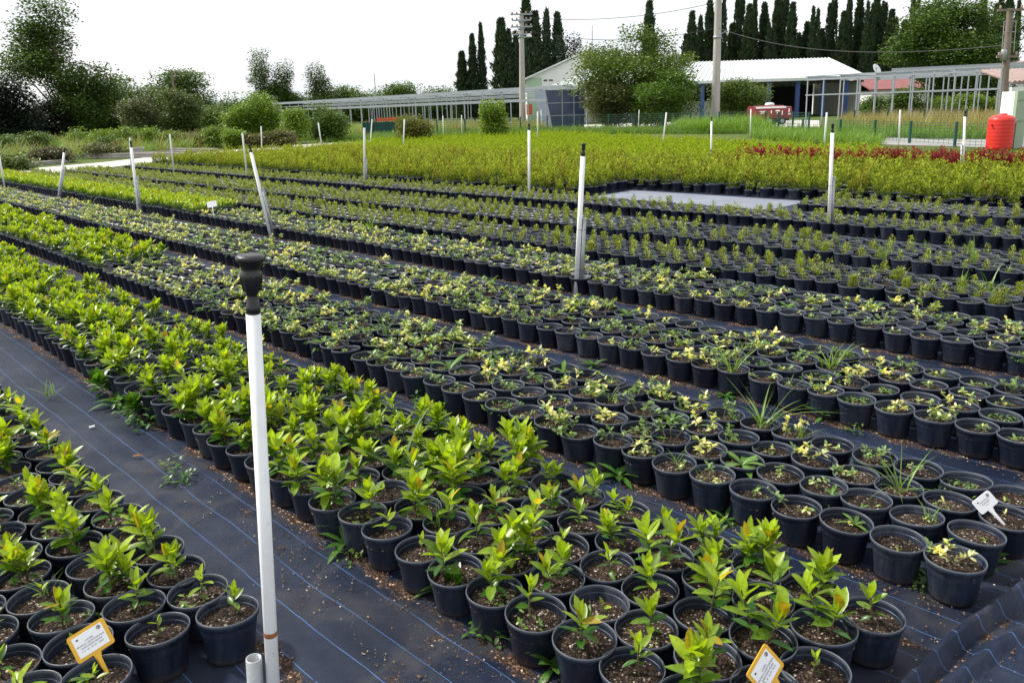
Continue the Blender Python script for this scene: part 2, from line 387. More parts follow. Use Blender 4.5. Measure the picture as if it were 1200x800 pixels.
# scattered stuff: one mesh of points, instanced with geometry nodes
GN = {}
def scatter(name, variants, pts, vi, rz, sc, label, cat, tilt=None):
    me = bpy.data.meshes.new(name); pts = np.asarray(pts, np.float32); n = len(pts)
    me.vertices.add(n); me.vertices.foreach_set('co', pts.ravel())
    for k, t, d in (('vi', 'INT', np.asarray(vi, np.int32)), ('rz', 'FLOAT', np.asarray(rz, np.float32)), ('sc', 'FLOAT', np.asarray(sc, np.float32))):
        a = me.attributes.new(k, t, 'POINT'); a.data.foreach_set('value', d)
    a = me.attributes.new('tl', 'FLOAT', 'POINT'); a.data.foreach_set('value', (np.zeros(n) if tilt is None else np.asarray(tilt)).astype(np.float32))
    o = link(name, me); kindof(o, 'stuff'); o['label'] = label; o['category'] = cat
    col = bpy.data.collections.new(name + '_source')
    for i, vm in enumerate(variants):
        q = bpy.data.objects.new(f'{name}_source_{i:02d}', vm); col.objects.link(q)
    g = bpy.data.node_groups.new(name + '_scatter', 'GeometryNodeTree')
    g.interface.new_socket('Geometry', in_out='INPUT', socket_type='NodeSocketGeometry')
    g.interface.new_socket('Geometry', in_out='OUTPUT', socket_type='NodeSocketGeometry')
    gi, go = g.nodes.new('NodeGroupInput'), g.nodes.new('NodeGroupOutput')
    iop = g.nodes.new('GeometryNodeInstanceOnPoints'); ci = g.nodes.new('GeometryNodeCollectionInfo')
    ci.inputs['Collection'].default_value = col; ci.inputs['Separate Children'].default_value = True; ci.inputs['Reset Children'].default_value = True
    def na(k, t):
        q = g.nodes.new('GeometryNodeInputNamedAttribute'); q.data_type = t; q.inputs['Name'].default_value = k
        return [s for s in q.outputs if s.enabled][0]
    iop.inputs['Pick Instance'].default_value = True
    cx = g.nodes.new('ShaderNodeCombineXYZ')
    L = g.links.new
    L(gi.outputs[0], iop.inputs['Points']); L(ci.outputs[0], iop.inputs['Instance']); L(na('vi', 'INT'), iop.inputs['Instance Index'])
    L(na('rz', 'FLOAT'), cx.inputs[2]); L(na('tl', 'FLOAT'), cx.inputs[0]); L(cx.outputs[0], iop.inputs['Rotation']); L(na('sc', 'FLOAT'), iop.inputs['Scale'])
    L(iop.outputs[0], go.inputs[0])
    md = o.modifiers.new('scatter', 'NODES'); md.node_group = g
    return o
U = lambda a, b, n=None: rng.uniform(a, b, n)

# ------------------------------------------------------------------ pots
POT_PROF = [(.070, .0), (.077, .002), (.079, .012), (.0918, .124), (.0925, .126), (.0975, .127), (.0995, .130), (.1015, .147), (.1008, .150), (.0985, .151), (.0972, .148), (.0935, .122), (.091, .10)]
def pot_mb(n=28, low=False):
    b = MB(); pf = POT_PROF if not low else [POT_PROF[i] for i in (1, 3, 5, 7, 8, 9, 11)]
    b.lathe(pf, n)
    return b
def soil_mb(seed, n=20, rings=4):
    r = np.random.default_rng(seed); b = MB()
    rad = np.linspace(0, .0935, rings + 1)[1:]; th = np.arange(n) * 2 * PI / n
    v = [(0, 0, .121 + r.normal(0, .002))]
    for k, q in enumerate(rad):
        for t in th: v.append((q * math.cos(t), q * math.sin(t), .116 + .005 * math.cos(q / .09 * 1.5) + r.normal(0, .0022) * (k < rings - 1)))
    f3 = [(0, 1 + j, 1 + (j + 1) % n) for j in range(n)]
    f4 = [(1 + k * n + j, 1 + (k + 1) * n + j, 1 + (k + 1) * n + (j + 1) % n, 1 + k * n + (j + 1) % n) for k in range(rings - 1) for j in range(n)]
    b.add(v, f3); b.f.append(np.array(f4)); b.mi.append(np.zeros(len(f4), int)); b.sm.append(np.full(len(f4), True))
    return b
SOILZ = .119

# ------------------------------------------------------------------ plants (each returns foliage, stem builders, standing on soil level 0)
GOLD = 2.39996
def laurel(seed, shoots, height, nleaf, lsize, spread=.028, st=6, yellow=.5):
    nleaf *= 1.2; lsize *= .86
    r = np.random.default_rng(seed); fo, sm = MB(), MB()
    for s in range(shoots):
        a0 = r.uniform(0, 6.28); lean = r.uniform(.05, .38) if shoots > 1 else r.uniform(0, .2)
        h = height * r.uniform(.7, 1.1); rr = r.uniform(.3, 1) * spread if shoots > 1 else r.uniform(0, .012)
        base = np.array([math.cos(a0) * rr, math.sin(a0) * rr, 0])
        tip = base + np.array([math.cos(a0) * math.sin(lean), math.sin(a0) * math.sin(lean), math.cos(lean)]) * h
        mid = (base + tip) / 2 + np.array([r.normal(0, .006), r.normal(0, .006), 0])
        t = np.linspace(0, 1, 6)[:, None]; cur = (1 - t) ** 2 * base + 2 * t * (1 - t) * mid + t ** 2 * tip
        sm.tube(cur, np.linspace(.0032, .0016, 6), 6, cap=False)
        n = max(4, int(nleaf * r.uniform(.8, 1.2)))
        k = np.arange(n); q = (k + .5) / n; q = .18 + .82 * q ** .75
        tq = q[:, None]; pos = (1 - tq) ** 2 * base + 2 * tq * (1 - tq) * mid + tq ** 2 * tip
        az = a0 + k * GOLD + r.normal(0, .25, n)
        el = -.2 + 1.42 * q ** 1.25 + r.normal(0, .26, n)
        sz = lsize * (.62 + .55 * np.sin(PI * np.clip(q, 0, 1) ** 1.2 * .85)) * r.uniform(.8, 1.15, n)
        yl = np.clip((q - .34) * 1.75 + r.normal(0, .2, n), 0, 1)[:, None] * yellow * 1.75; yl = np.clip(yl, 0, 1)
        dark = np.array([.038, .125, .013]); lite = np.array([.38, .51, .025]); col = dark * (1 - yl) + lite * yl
        ol = (r.uniform(0, 1, n) < .09) & (q > .82); col[ol] = np.array([.50, .36, .03]) * r.uniform(.7, 1.1)
        col *= r.uniform(.7, 1.2, (n, 1))
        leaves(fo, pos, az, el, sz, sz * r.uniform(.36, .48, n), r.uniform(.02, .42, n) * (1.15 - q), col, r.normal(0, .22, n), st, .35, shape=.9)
    return fo, sm

def variegated(seed, stems, length, nleaf, lsize, cream=.5, upright=.4):
    r = np.random.default_rng(seed); fo, sm = MB(), MB()
    for s in range(stems):
        a0 = r.uniform(0, 6.28); e0 = r.uniform(.25, .9) + upright * .5; L = length * r.uniform(.5, 1.2)
        base = np.array([r.normal(0, .014), r.normal(0, .014), 0])
        d = np.array([math.cos(a0) * math.cos(e0), math.sin(a0) * math.cos(e0), math.sin(e0)])
        tip = base + d * L; mid = base + d * L * .5 + np.array([0, 0, L * .16])
        t = np.linspace(0, 1, 5)[:, None]; cur = (1 - t) ** 2 * base + 2 * t * (1 - t) * mid + t ** 2 * tip
        sm.tube(cur, np.linspace(.0018, .0009, 5), 5, cap=False)
        n = int(nleaf * r.uniform(.7, 1.3)) + 3; q = r.uniform(.3, 1, n) ** .7
        tq = q[:, None]; pos = (1 - tq) ** 2 * base + 2 * tq * (1 - tq) * mid + tq ** 2 * tip + r.normal(0, .002, (n, 3))
        az = r.uniform(0, 6.28, n); el = r.uniform(-.2, 1.1, n)
        sz = lsize * r.uniform(.6, 1.25, n)
        isC = r.uniform(0, 1, n) < cream * .8 * np.clip(q * 1.25, 0, 1)
        green = np.array([[.18, .28, .10]]) * r.uniform(.6, 1.5, (n, 1)); crm = np.array([.70, .67, .27]) + r.uniform(-.1, .16, (n, 1)) * np.array([1, .9, 1.3])
        leaves(fo, pos, az, el, sz, sz * r.uniform(.42, .58, n), r.uniform(0, .4, n), np.where(isC[:, None], crm, green), r.normal(0, .3, n), 4, .3)
    return fo, sm

def weedmat(seed, n, rad, lsize, h=.02, col=(.12, .23, .04)):
    r = np.random.default_rng(seed); b = MB()
    a = r.uniform(0, 6.28, n); q = rad * np.sqrt(r.uniform(0, 1, n))
    c0 = np.array([r.normal(0, .02), r.normal(0, .02), 0])
    pos = np.stack([q * np.cos(a), q * np.sin(a), r.uniform(.0, h, n) * (1 - .6 * q / rad)], -1) + c0
    leaves(b, pos, r.uniform(0, 6.28, n), r.uniform(-.1, .9, n), lsize * r.uniform(.6, 1.3, n), lsize * .5, .25, np.array(col) * r.uniform(.6, 1.5, (n, 1)), 0, 4, .2)
    return b, MB()
def grasstuft(seed, n, L, w=.006, spread=.012, col=(.16, .27, .05), droop=.75):
    r = np.random.default_rng(seed); b = MB()
    a = r.uniform(0, 6.28, n); pos = np.stack([r.normal(0, spread, n), r.normal(0, spread, n), np.zeros(n)], -1)
    leaves(b, pos, a, r.uniform(.75, 1.45, n), L * r.uniform(.45, 1.1, n), w * r.uniform(.7, 1.4, n), r.uniform(.1, droop, n), np.array(col) * r.uniform(.7, 1.3, (n, 1)), 0, 6, .3, shape=.45)
    return b, MB()
def rosette(seed, n, L, col=(.11, .22, .035), el=(.1, .9)):
    r = np.random.default_rng(seed); b = MB()
    a = np.arange(n) * GOLD + r.normal(0, .2, n)
    leaves(b, np.zeros((n, 3)) + np.array([0, 0, .004]), a, r.uniform(*el, n), L * r.uniform(.6, 1.15, n), L * r.uniform(.2, .3, n), r.uniform(.2, .8, n), np.array(col) * r.uniform(.7, 1.4, (n, 1)), 0, 6, .3, shape=1.25)
    return b, MB()
def boxwood(seed, stems, h, nleaf, lsize, olive=.5):
    r = np.random.default_rng(seed); fo, sm = MB(), MB()
    for s in range(stems):
        b0 = np.array([r.normal(0, .012), r.normal(0, .012), 0]) * (stems > 1); L = h * r.uniform(.65, 1.1)
        tip = b0 + np.array([r.normal(0, .12) * L, r.normal(0, .12) * L, L])
        sm.tube([b0, (b0 + tip) / 2, tip], [.002, .0016, .0008], 5, cap=False)
        n = int(nleaf * r.uniform(.8, 1.2)); q = r.uniform(.12, 1, n)
        w = .027 * np.sin(PI * (.18 + .78 * q)) + .005
        a = r.uniform(0, 6.28, n); rr = w * np.sqrt(r.uniform(.1, 1, n))
        pos = b0 + (tip - b0) * q[:, None] + np.stack([rr * np.cos(a), rr * np.sin(a), r.normal(0, .004, n)], -1)
        col = (np.array([.12, .22, .03]) * (1 - olive) + np.array([.33, .40, .045]) * olive) * r.uniform(.5, 1.5, (n, 1))
        br = r.uniform(0, 1, n) < .12; col[br] = np.array([.30, .20, .04])
        leaves(fo, pos, a + r.normal(0, .3, n), r.uniform(.2, 1.2, n), lsize * r.uniform(.7, 1.3, n), lsize * .5, .15, col, 0, 3, .3)
    return fo, sm

POT_HI = pot_mb(32).mesh('pot', 'pot_plastic'); POT_MID = pot_mb(20).mesh('pot', 'pot_plastic')
SOILS = [soil_mb(i).mesh('soil', 'potting_soil') for i in range(6)]
def mset(name, fs, fol='leaf', stm='stem'):
    fo, sm = fs
    return (fo.mesh(name, fol) if fo.n else None, sm.mesh('stem', stm) if sm.n else None, fs)

# variants: (words for the label, meshes)
LAUREL = {
 'bare':  [mset('foliage', laurel(100 + i, 1, .055, 4, .032)) for i in range(3)],
 'tiny':  [mset('foliage', laurel(110 + i, 1, .075 + .012 * i, 7, .055)) for i in range(4)],
 'small': [mset('foliage', laurel(120 + i, 1, .115, 11, .072)) for i in range(5)],
 'fork':  [mset('foliage', laurel(130 + i, 2, .13, 11, .076)) for i in range(5)],
 'bushy': [mset('foliage', laurel(140 + i, 3 + i % 2, .15, 12, .082)) for i in range(6)],
 'tall':  [mset('foliage', laurel(150 + i, 4 + i % 2, .185, 13, .086, .035)) for i in range(6)],
}
LWORD = {'bare': 'nearly bare laurel twig', 'tiny': 'tiny laurel sprout', 'small': 'small single-shoot laurel', 'fork': 'two-shoot laurel', 'bushy': 'bushy yellow-green laurel', 'tall': 'tall many-shoot laurel'}
VARI = {
 'soil':  [mset('foliage', variegated(200 + i, 1, .035, 3, .016, .4)) for i in range(4)],
 'sprig': [mset('foliage', variegated(210 + i, 2, .06, 7, .021, .45)) for i in range(6)],
 'green': [mset('foliage', variegated(220 + i, 4, .08, 11, .022, .06)) for i in range(5)],
 'cream': [mset('foliage', variegated(230 + i, 4, .085, 12, .024, .85)) for i in range(5)],
 'full':  [mset('foliage', variegated(240 + i, 7, .095, 13, .024, .5)) for i in range(5)],
 'weedy': [mset('foliage', weedmat(250 + i, 90, .085, .017)) for i in range(3)],
 'leafy': [mset('foliage', rosette(260 + i, 12, .085)) for i in range(3)],
 'grassy': [mset('foliage', grasstuft(270 + i, 16, .22)) for i in range(2)],
}
VWORD = {'soil': 'almost bare soil', 'sprig': 'a sparse cream sprig', 'green': 'a low green sprawl', 'cream': 'cream-yellow leaves', 'full': 'mixed cream and green leaves', 'weedy': 'flat green weeds', 'leafy': 'a leafy weed rosette', 'grassy': 'a tall grass tuft'}
BOXW = {
 'stub':  [mset('foliage', boxwood(300 + i, 1, .055, 26, .014, .4)) for i in range(3)],
 'slim':  [mset('foliage', boxwood(310 + i, 1, .11, 95, .019, .6)) for i in range(5)],
 'twin':  [mset('foliage', boxwood(320 + i, 2, .115, 95, .019, .6)) for i in range(5)],
 'thick': [mset('foliage', boxwood(330 + i, 4, .12, 90, .019, .55)) for i in range(4)],
 'mossy': [mset('foliage', weedmat(340 + i, 80, .08, .015, .03, (.10, .16, .04))) for i in range(2)],
}
BWORD = {'stub': 'a stubby box sprig', 'slim': 'one slim box shoot', 'twin': 'two box shoots', 'thick': 'a thick box tuft', 'mossy': 'only low weeds'}
WEEDS = [mset('weed', weedmat(400, 26, .05, .014)), mset('weed', rosette(401, 7, .05)), mset('weed', grasstuft(402, 9, .10, .004)), mset('weed', weedmat(403, 18, .04, .018, .03, (.16, .26, .06)))]
LONGGRASS = mset('weed', grasstuft(410, 9, .27, .008, .008, (.15, .28, .07), .6))

def full_mesh(name, fs, plant=1., low=True):                   # pot + soil + plant in one mesh, for the far rows
    b = MB(); b.join(pot_mb(14, True), 0); b.join(soil_mb(3, 10, 2), 1)
    up = lambda v: v * np.array([plant, plant, plant]) + np.array([0, 0, SOILZ])
    b.join(fs[0], 2, up)
    if fs[1].n: b.join(fs[1], 3, up)
    return b.mesh(name, ['pot_plastic', 'potting_soil', 'leaf', 'stem'])

# ------------------------------------------------------------------ the beds
slots = []                                            # kind, bed, file number, u, v
def bed(kind, name, vs, u0, u1, du=.197, jit=.006, fileword=None):
    for k, v in enumerate(vs):
        off = (k % 2) * .08 if kind == 'laurel' else rng.uniform(0, .06)
        n = int((u1 - u0) / du)
        for i in range(n):
            slots.append([kind, name, k, u0 + off + i * du + rng.normal(0, jit), v + rng.normal(0, jit) + .012 * math.sin(.9 * (u0 + i * du) + v)])
bed('laurel', 'corner laurel bed', [.93, .73, .53, .33, .13, -.07, -.27], 2.38, 13, .2)
bed('laurel', 'middle laurel bed', [1.645, 1.835, 2.025, 2.215, 2.395], .82, 16, .2)
bed('variegated', 'first variegated bed', [2.92, 3.15, 3.375, 3.60], .68, 9.6)
bed('laurel', 'far laurel bed', [2.92, 3.15, 3.375, 3.60], 9.7, 27)
bed('variegated', 'second variegated bed', [4.28, 4.515, 4.75, 4.985], -.2, 31)
bed('variegated', 'third variegated bed', [5.78, 6.01, 6.24, 6.47], -1.2, 13.6)
bed('green', 'far green bed', [5.78, 6.0, 6.22, 6.44], 13.7, 31)
bed('box', 'first box bed', [7.05, 7.28, 7.51, 7.74], -2, 31, .2)
bed('box', 'second box bed', [8.5, 8.73, 8.96, 9.19, 9.42], -2.5, 31, .2)
bed('box', 'third box bed', [10.55, 10.78, 11.01, 11.24], -4, 31, .2)
bed('box', 'fourth box bed', [12.3, 12.53, 12.76, 12.99, 13.22], -5, 6.1, .2)

GROUP = {'laurel': 'potted laurels in the nursery beds', 'variegated': 'potted variegated shrubs in the nursery beds', 'box': 'potted box seedlings in the nursery beds'}
TOPZ = {'laurel': .3, 'variegated': .24, 'box': .28, 'green': .3}
def pick(kind, u, v, k, name):
    q = rng.uniform()
    if kind == 'laurel':
        if name == 'corner laurel bed': w = [.14, .16, .27, .24, .15, .04]
        elif u < 2.0: w = [.11, .13, .24, .27, .19, .06]
        elif u < 3.0: w = [.12, .13, .22, .25, .20, .08]
        else: w = [.03, .04, .12, .21, .32, .28]
        return rng.choice(list(LAUREL), p=np.array(w) / sum(w))
    if kind == 'variegated':
        if u < 1.7 and v < 4: w = [.36, .36, .08, .08, .03, .05, .03, .01]
        elif u < 4: w = [.14, .24, .17, .2, .12, .06, .05, .02]
        else: w = [.08, .14, .30, .14, .26, .05, .02, .01]
        return rng.choice(list(VARI), p=w)
    if kind == 'box':
        w = [.24, .40, .16, .06, .14] if u < 9 else [.10, .36, .32, .16, .06]
        return rng.choice(list(BOXW), p=w)
cand = {'laurel': [], 'variegated': [], 'box': []}
rest = {'laurel': [], 'variegated': [], 'box': [], 'green': []}
for s in slots:
    kind, name, k, u, v = s
    w = wuv(u, v, .14); d = w[:2] @ np.array([0, 1.0])
    if d < .6: continue
    x, y, z = proj(w); x2, y2, _ = proj(wuv(u, v, TOPZ[kind]))
    r = .1 * FPX / z
    if abs(x - 600) > 600 + 4 * r + 120 or y2 > 800 + 5 * r: continue
    inframe = (-r < x < 1200 + r) and y2 < 800 and y > 0
    s += [z, inframe]
    (cand[kind] if kind in cand and inframe else rest[kind]).append(s)
WVAR = {'laurel': (LAUREL, LWORD), 'variegated': (VARI, VWORD), 'box': (BOXW, BWORD)}
POTNAME = {'laurel': 'potted_laurel', 'variegated': 'potted_variegated_shrub', 'box': 'potted_box_seedling'}
FILEW = {4: ['front', 'second', 'third', 'rear'], 5: ['front', 'second', 'middle', 'fourth', 'rear'], 7: ['aisle-side', 'second', 'third', 'fourth', 'fifth', 'sixth', 'seventh']}
NFILES = {}
for s in slots: NFILES[s[1]] = max(NFILES.get(s[1], 0), s[2] + 1)
individual = []
for kind, L in cand.items():
    L.sort(key=lambda s: s[5])
    individual += L[:300]; rest[kind] += L[300:]
files = {}
for s in individual: files.setdefault((s[1], s[2]), []).append(s)
for (bn, k), L in files.items():
    L.sort(key=lambda s: s[3])
    for i, s in enumerate(L, 1):
        kind, name, _, u, v, z, inf = s
        lib, wd = WVAR[kind]; key = pick(kind, u, v, k, name)
        px_, py_, _ = proj(wuv(u, v, .15))
        if kind == 'laurel' and ((60 < px_ < 190 and py_ > 735) or (880 < px_ < 990 and py_ > 770)): key = 'bare'
        if kind == 'laurel' and 195 < px_ < 310 and py_ > 690: key = 'tiny'
        var = lib[key][rng.integers(len(lib[key]))]
        fw = FILEW[NFILES[bn]][k]
        where = f'{ordinal(i)} from near end in {fw} file of {bn}'
        if kind == 'laurel': lab = f'{wd[key]} {where}' if i > 1 else f'{wd[key]} at near end of {fw} file in {bn}'
        else: lab = f'pot of {wd[key]} {where}' if i > 1 else f'pot of {wd[key]} at near end of {fw} file in {bn}'
        if len(lab.replace('-', 'x').split()) > 16: lab = lab.replace('pot of ', '').replace(' the ', ' ')
        t = thing(POTNAME[kind], lab, 'potted plant', tuple(wuv(u, v, .004)), rng.uniform(0, 6.28), GROUP[kind])
        t.rotation_euler[0] = rng.normal(0, .028); t.rotation_euler[1] = rng.normal(0, .028)
        ps = rng.normal(1, .012); t.scale = (ps, ps, ps * rng.normal(1, .02))
        link('pot', POT_HI if z < 4.5 else POT_MID, t)
        so = link('soil', SOILS[rng.integers(6)], t); so.rotation_euler[2] = rng.uniform(0, 6.28); so.location[2] = rng.normal(-.006, .006)
        sc = rng.uniform(.85, 1.2) * {'laurel': 1.05, 'variegated': 1.2 + .35 * min(1, max(0, (u - 1) / 4)), 'box': 1.12}[kind]
        if kind == 'laurel' and name == 'middle laurel bed': sc *= (.88 if u > 3.6 else 1.14 if u > 1.9 else 1.02) * (.80 if k >= 3 and u > 1.6 else 1)
        fo = link('foliage', var[0], t); fo.location = (rng.normal(0, .012), rng.normal(0, .012), SOILZ - .004); fo.scale = (sc,) * 3; fo.rotation_euler[2] = rng.uniform(0, 6.28)
        if var[1]:
            st = link('stem', var[1], fo)
        pw = {'laurel': .34, 'variegated': .5, 'box': .5}[kind]
        if rng.uniform() < pw and key not in ('weedy', 'leafy', 'grassy', 'mossy'):
            a = rng.uniform(0, 6.28); wv = LONGGRASS if rng.uniform() < .03 else WEEDS[rng.integers(len(WEEDS))]
            we = link('weed', wv[0], t); we.location = (.045 * math.cos(a), .045 * math.sin(a), SOILZ - .002); we.scale = (rng.uniform(.7, 1.3),) * 3; we.rotation_euler[2] = a

# the rest of each kind, as stuff
def keyed(lib): return [(k, i) for k in lib for i in range(len(lib[k]))]
for kind, nm, lab in (('laurel', 'laurel_pots_beyond', 'dense rows of potted laurels further along the beds'), ('variegated', 'variegated_pots_beyond', 'rows of potted variegated shrubs further along the beds'), ('box', 'box_pots_beyond', 'rows of potted box seedlings in the farther beds')):
    lib = WVAR[kind][0]; ks = keyed(lib); var = [full_mesh(nm, lib[k][i][2], {'laurel': .92, 'variegated': 1.4, 'box': 1.18}[kind]) for k, i in ks]; idx = {q: j for j, q in enumerate(ks)}
    L = rest[kind]; pts, vi = [], []
    for s in L:
        key = pick(kind, s[3], s[4], s[2], s[1])
        pts.append(wuv(s[3], s[4], .004)); vi.append(idx[(key, rng.integers(len(lib[key])))])
    scatter(nm, var, pts, vi, U(0, 6.28, len(L)), U(.95, 1.06, len(L)), lab, 'potted plants')
gv = [full_mesh('green_pot', laurel(600 + i, 5, .16, 12, .066, .055, 4, .5)) for i in range(5)]
L = rest['green']
scatter('green_pots_beyond', gv, [wuv(s[3], s[4], .004) for s in L], rng.integers(0, 5, len(L)), U(0, 6.28, len(L)), U(1.0, 1.2, len(L)), 'bright green potted shrubs along the far bed', 'potted plants')

# ------------------------------------------------------------------ hedge fields
def upright(seed, h, n, lsize, c1, c2, w=.07, pot=True):
    r = np.random.default_rng(seed); b = MB(); q = r.uniform(0, 1, n)
    ns = 4; a0 = r.uniform(0, 6.28, ns); r0 = r.uniform(.2, .8, ns) * w; si = r.integers(0, ns, n); hh = h * r.uniform(.55, 1.15, ns)[si]
    wd = .034 * (1 - q) ** .7 + .006; a = r.uniform(0, 6.28, n)
    pos = np.stack([np.cos(a0[si]) * r0[si] * (1 + q) + wd * np.cos(a), np.sin(a0[si]) * r0[si] * (1 + q) + wd * np.sin(a), hh * (.08 + .92 * q)], -1)
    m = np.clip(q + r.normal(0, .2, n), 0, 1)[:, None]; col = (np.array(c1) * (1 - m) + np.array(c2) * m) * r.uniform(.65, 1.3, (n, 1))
    if pot:
        b.join(pot_mb(10, True), 1); pos[:, 2] += SOILZ
    dleaf(b, pos, a, r.uniform(.3, 1.3, n), lsize * r.uniform(.8, 1.4, n), lsize * .55, col, 0, r.normal(0, .5, n))
    return b.mesh('hedge_seedling', ['hedge_leaf', 'pot_plastic'] if pot else ['hedge_leaf'])
def field(name, var, poly, sp, zs, lab, cat, smin=.85, smax=1.2, jit=.35, dens=1.):
    poly = np.array(poly); u0, v0 = poly.min(0); u1, v1 = poly.max(0); pts = []
    uu, vv = np.meshgrid(np.arange(u0, u1, sp), np.arange(v0, v1, sp)); P = np.stack([uu.ravel(), vv.ravel()], 1); P += rng.uniform(-jit, jit, P.shape) * sp
    ins = np.zeros(len(P), bool); n = len(poly)
    for i in range(n):
        a, b = poly[i], poly[(i + 1) % n]
        c = ((a[1] > P[:, 1]) != (b[1] > P[:, 1])) & (P[:, 0] < (b[0] - a[0]) * (P[:, 1] - a[1]) / (b[1] - a[1] + 1e-12) + a[0]); ins ^= c
    P = P[ins]; W = P[:, :1] * UD + P[:, 1:] * VD
    keep = (np.abs(W[:, 0]) < W[:, 1] * .72 + 2) & (W[:, 1] > 1); 
    if dens < 1: keep &= rng.uniform(0, 1, len(W)) < dens
    W = W[keep]; n = len(W)
    return scatter(name, var, np.hstack([W, np.full((n, 1), zs)]), rng.integers(0, len(var), n), U(0, 6.28, n), U(smin, smax, n), lab, cat)
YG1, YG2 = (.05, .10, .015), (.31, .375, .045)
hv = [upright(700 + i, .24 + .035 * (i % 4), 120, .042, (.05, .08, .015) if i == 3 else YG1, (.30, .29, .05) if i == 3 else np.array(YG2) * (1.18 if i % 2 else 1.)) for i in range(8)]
field('hedge_seedlings', hv, [(10.5, 11.9), (32, 11.9), (32, 19.3), (-3, 19.3), (-4, 13.95), (10.4, 13.9), (10.4, 11.9)], .235, .004, 'broad field of yellow-green hedge seedlings in black pots', 'hedge plants', .7, 1.35)
hg = [upright(720 + i, .34, 90, .045, (.07, .15, .014), (.33, .44, .03), pot=False) for i in range(6)]
field('green_seedlings', hg, [(9.5, 19.4), (33, 19.4), (38, 27), (33, 36), (20, 30), (9, 25)], .24, .01, 'bright green seedling field behind the yellow-green hedge plants', 'seedlings', .7, 1.4)
hr = [upright(740 + i, .38, 100, .055, (.10, .016, .024), (.30, .035, .065)) for i in range(4)]
field('red_seedlings', hr, [(-2, 18.4), (11, 19.3), (11, 19.85), (-2, 19.0)], .17, .05, 'narrow band of dark red leaved seedlings', 'seedlings')
ho = [upright(760 + i, .28, 80, .045, (.07, .07, .02), (.20, .10, .04) if i % 3 else (.16, .24, .03), pot=False) for i in range(6)]
field('bronze_seedlings', ho, [(-4, 20.0), (9.5, 20.0), (9, 25), (-4, 27)], .24, .01, 'bronze and green seedlings between red band and grey road', 'seedlings')

# ------------------------------------------------------------------ ground, mat, paths
def sheet(name, pts, mat, z, kind='structure'):
    b = MB(); v = [(x, y, z) for x, y in pts]; n = len(v); b.add(v, [list(range(n))], smooth=False)
    return kindof(link(name, b.mesh(name, mat)), kind)
sheet('ground', [(-1500, -200), (1500, -200), (1500, 2500), (-1500, 2500)], 'field_ground', -.012)
# woven mat sheet in bed coordinates: fine near the camera, with wrinkles and two folds
def mat_sheet():
    b = MB()
    f1 = [guv(1230, 672), guv(1150, 730), guv(1108, 762), guv(1060, 812), guv(1020, 850)]
    f2 = [guv(1240, 725), guv(1175, 757), guv(1140, 785), guv(1105, 812), guv(1075, 850)]
    def dist(P, L):
        L = np.array(L); d = np.full(len(P), 9.)
        for a, c in zip(L[:-1], L[1:]):
            t = np.clip(((P - a) @ (c - a)) / ((c - a) @ (c - a)), 0, 1); d = np.minimum(d, np.linalg.norm(P - a - t[:, None] * (c - a), axis=1))
        return d
    us = np.unique(np.concatenate([np.arange(-6, -.2, .25), np.arange(-.2, 1.0, .014), np.arange(1.0, 5, .03), np.arange(5, 33, .25)])); vs = np.unique(np.concatenate([np.arange(-5, -1, .25), np.arange(-1, 2.2, .03), np.arange(2.2, 3.5, .014), np.arange(3.5, 4.2, .03), np.arange(4.2, 19.6, .25)]))
    uu, vv = np.meshgrid(us, vs, indexing='ij'); P = np.stack([uu.ravel(), vv.ravel()], 1)
    near = (P[:, 0] < 4.9) & (P[:, 1] < 4.1) & (P[:, 0] > -.1) & (P[:, 1] > -.9)
    z = np.zeros(len(P))
    w = .0022 * np.sin(P[:, 1] * 47 + 1.5 * np.sin(P[:, 0] * 1.3)) * (np.sin(P[:, 0] * 2.1 + P[:, 1] * 3) > 0) + .002 * np.sin(P[:, 0] * 13 + P[:, 1] * 21)
    z += np.where(near, w, 0)
    z += .060 * np.exp(-(dist(P, f1) / .021) ** 2) + .042 * np.exp(-(dist(P, f2) / .022) ** 2)
    # long gathered wrinkles in the aisle in front of the middle bed
    for c0, a, s in ((1.33, .012, .018), (1.42, .010, .014), (1.50, .008, .012)):
        vc = c0 + .02 * np.sin(P[:, 0] * 1.7 + c0 * 9)
        z += np.where(near & (P[:, 0] < 2.6), a * np.exp(-((P[:, 1] - vc) / s) ** 2) * np.clip((2.6 - P[:, 0]) / 1.0, 0, 1), 0)
    z = np.maximum(z, -.003)
    i, j = np.meshgrid(np.arange(len(us) - 1), np.arange(len(vs) - 1), indexing='ij'); n = len(vs)
    F = np.stack([i * n + j, (i + 1) * n + j, (i + 1) * n + j + 1, i * n + j + 1], -1).reshape(-1, 4)[:, ::-1]
    v3 = np.stack([P[:, 1], P[:, 0], z], -1)               # local X across, local Y along
    b.add(v3, F)
    me = b.mesh('ground_cover', 'woven_mat')
    # spill: near the feet of the beds
    edges = [1.02, 1.56, 2.53, 2.84, 3.69, 4.19, 5.07, 5.69, 6.56]
    d = np.min(np.abs(P[:, 1:2] - np.array(edges)[None]), 1); sp = np.clip(1 - d / .11, 0, 1) * np.clip((P[:, 0] - .62) / .12, .1, 1)
    sp = np.maximum(sp, .9 * np.exp(-((dist(P, f1) - .05) / .02) ** 2) * (dist(P, f2) < .09))
    sp = np.where((P[:, 0] < 3.4) & (P[:, 1] > 1.2) & (P[:, 1] < 1.6), np.maximum(sp, .45), sp)
    a = me.attributes.new('spill', 'FLOAT', 'POINT'); a.data.foreach_set('value', sp.astype(np.float32))
    o = kindof(link('ground_cover', me), 'structure'); o.rotation_euler[2] = YAW
    return o
mat_sheet()
bp = [wuv(6.4, 12.2), wuv(10.2, 12.1), wuv(10.3, 13.75), wuv(6.4, 13.75)]
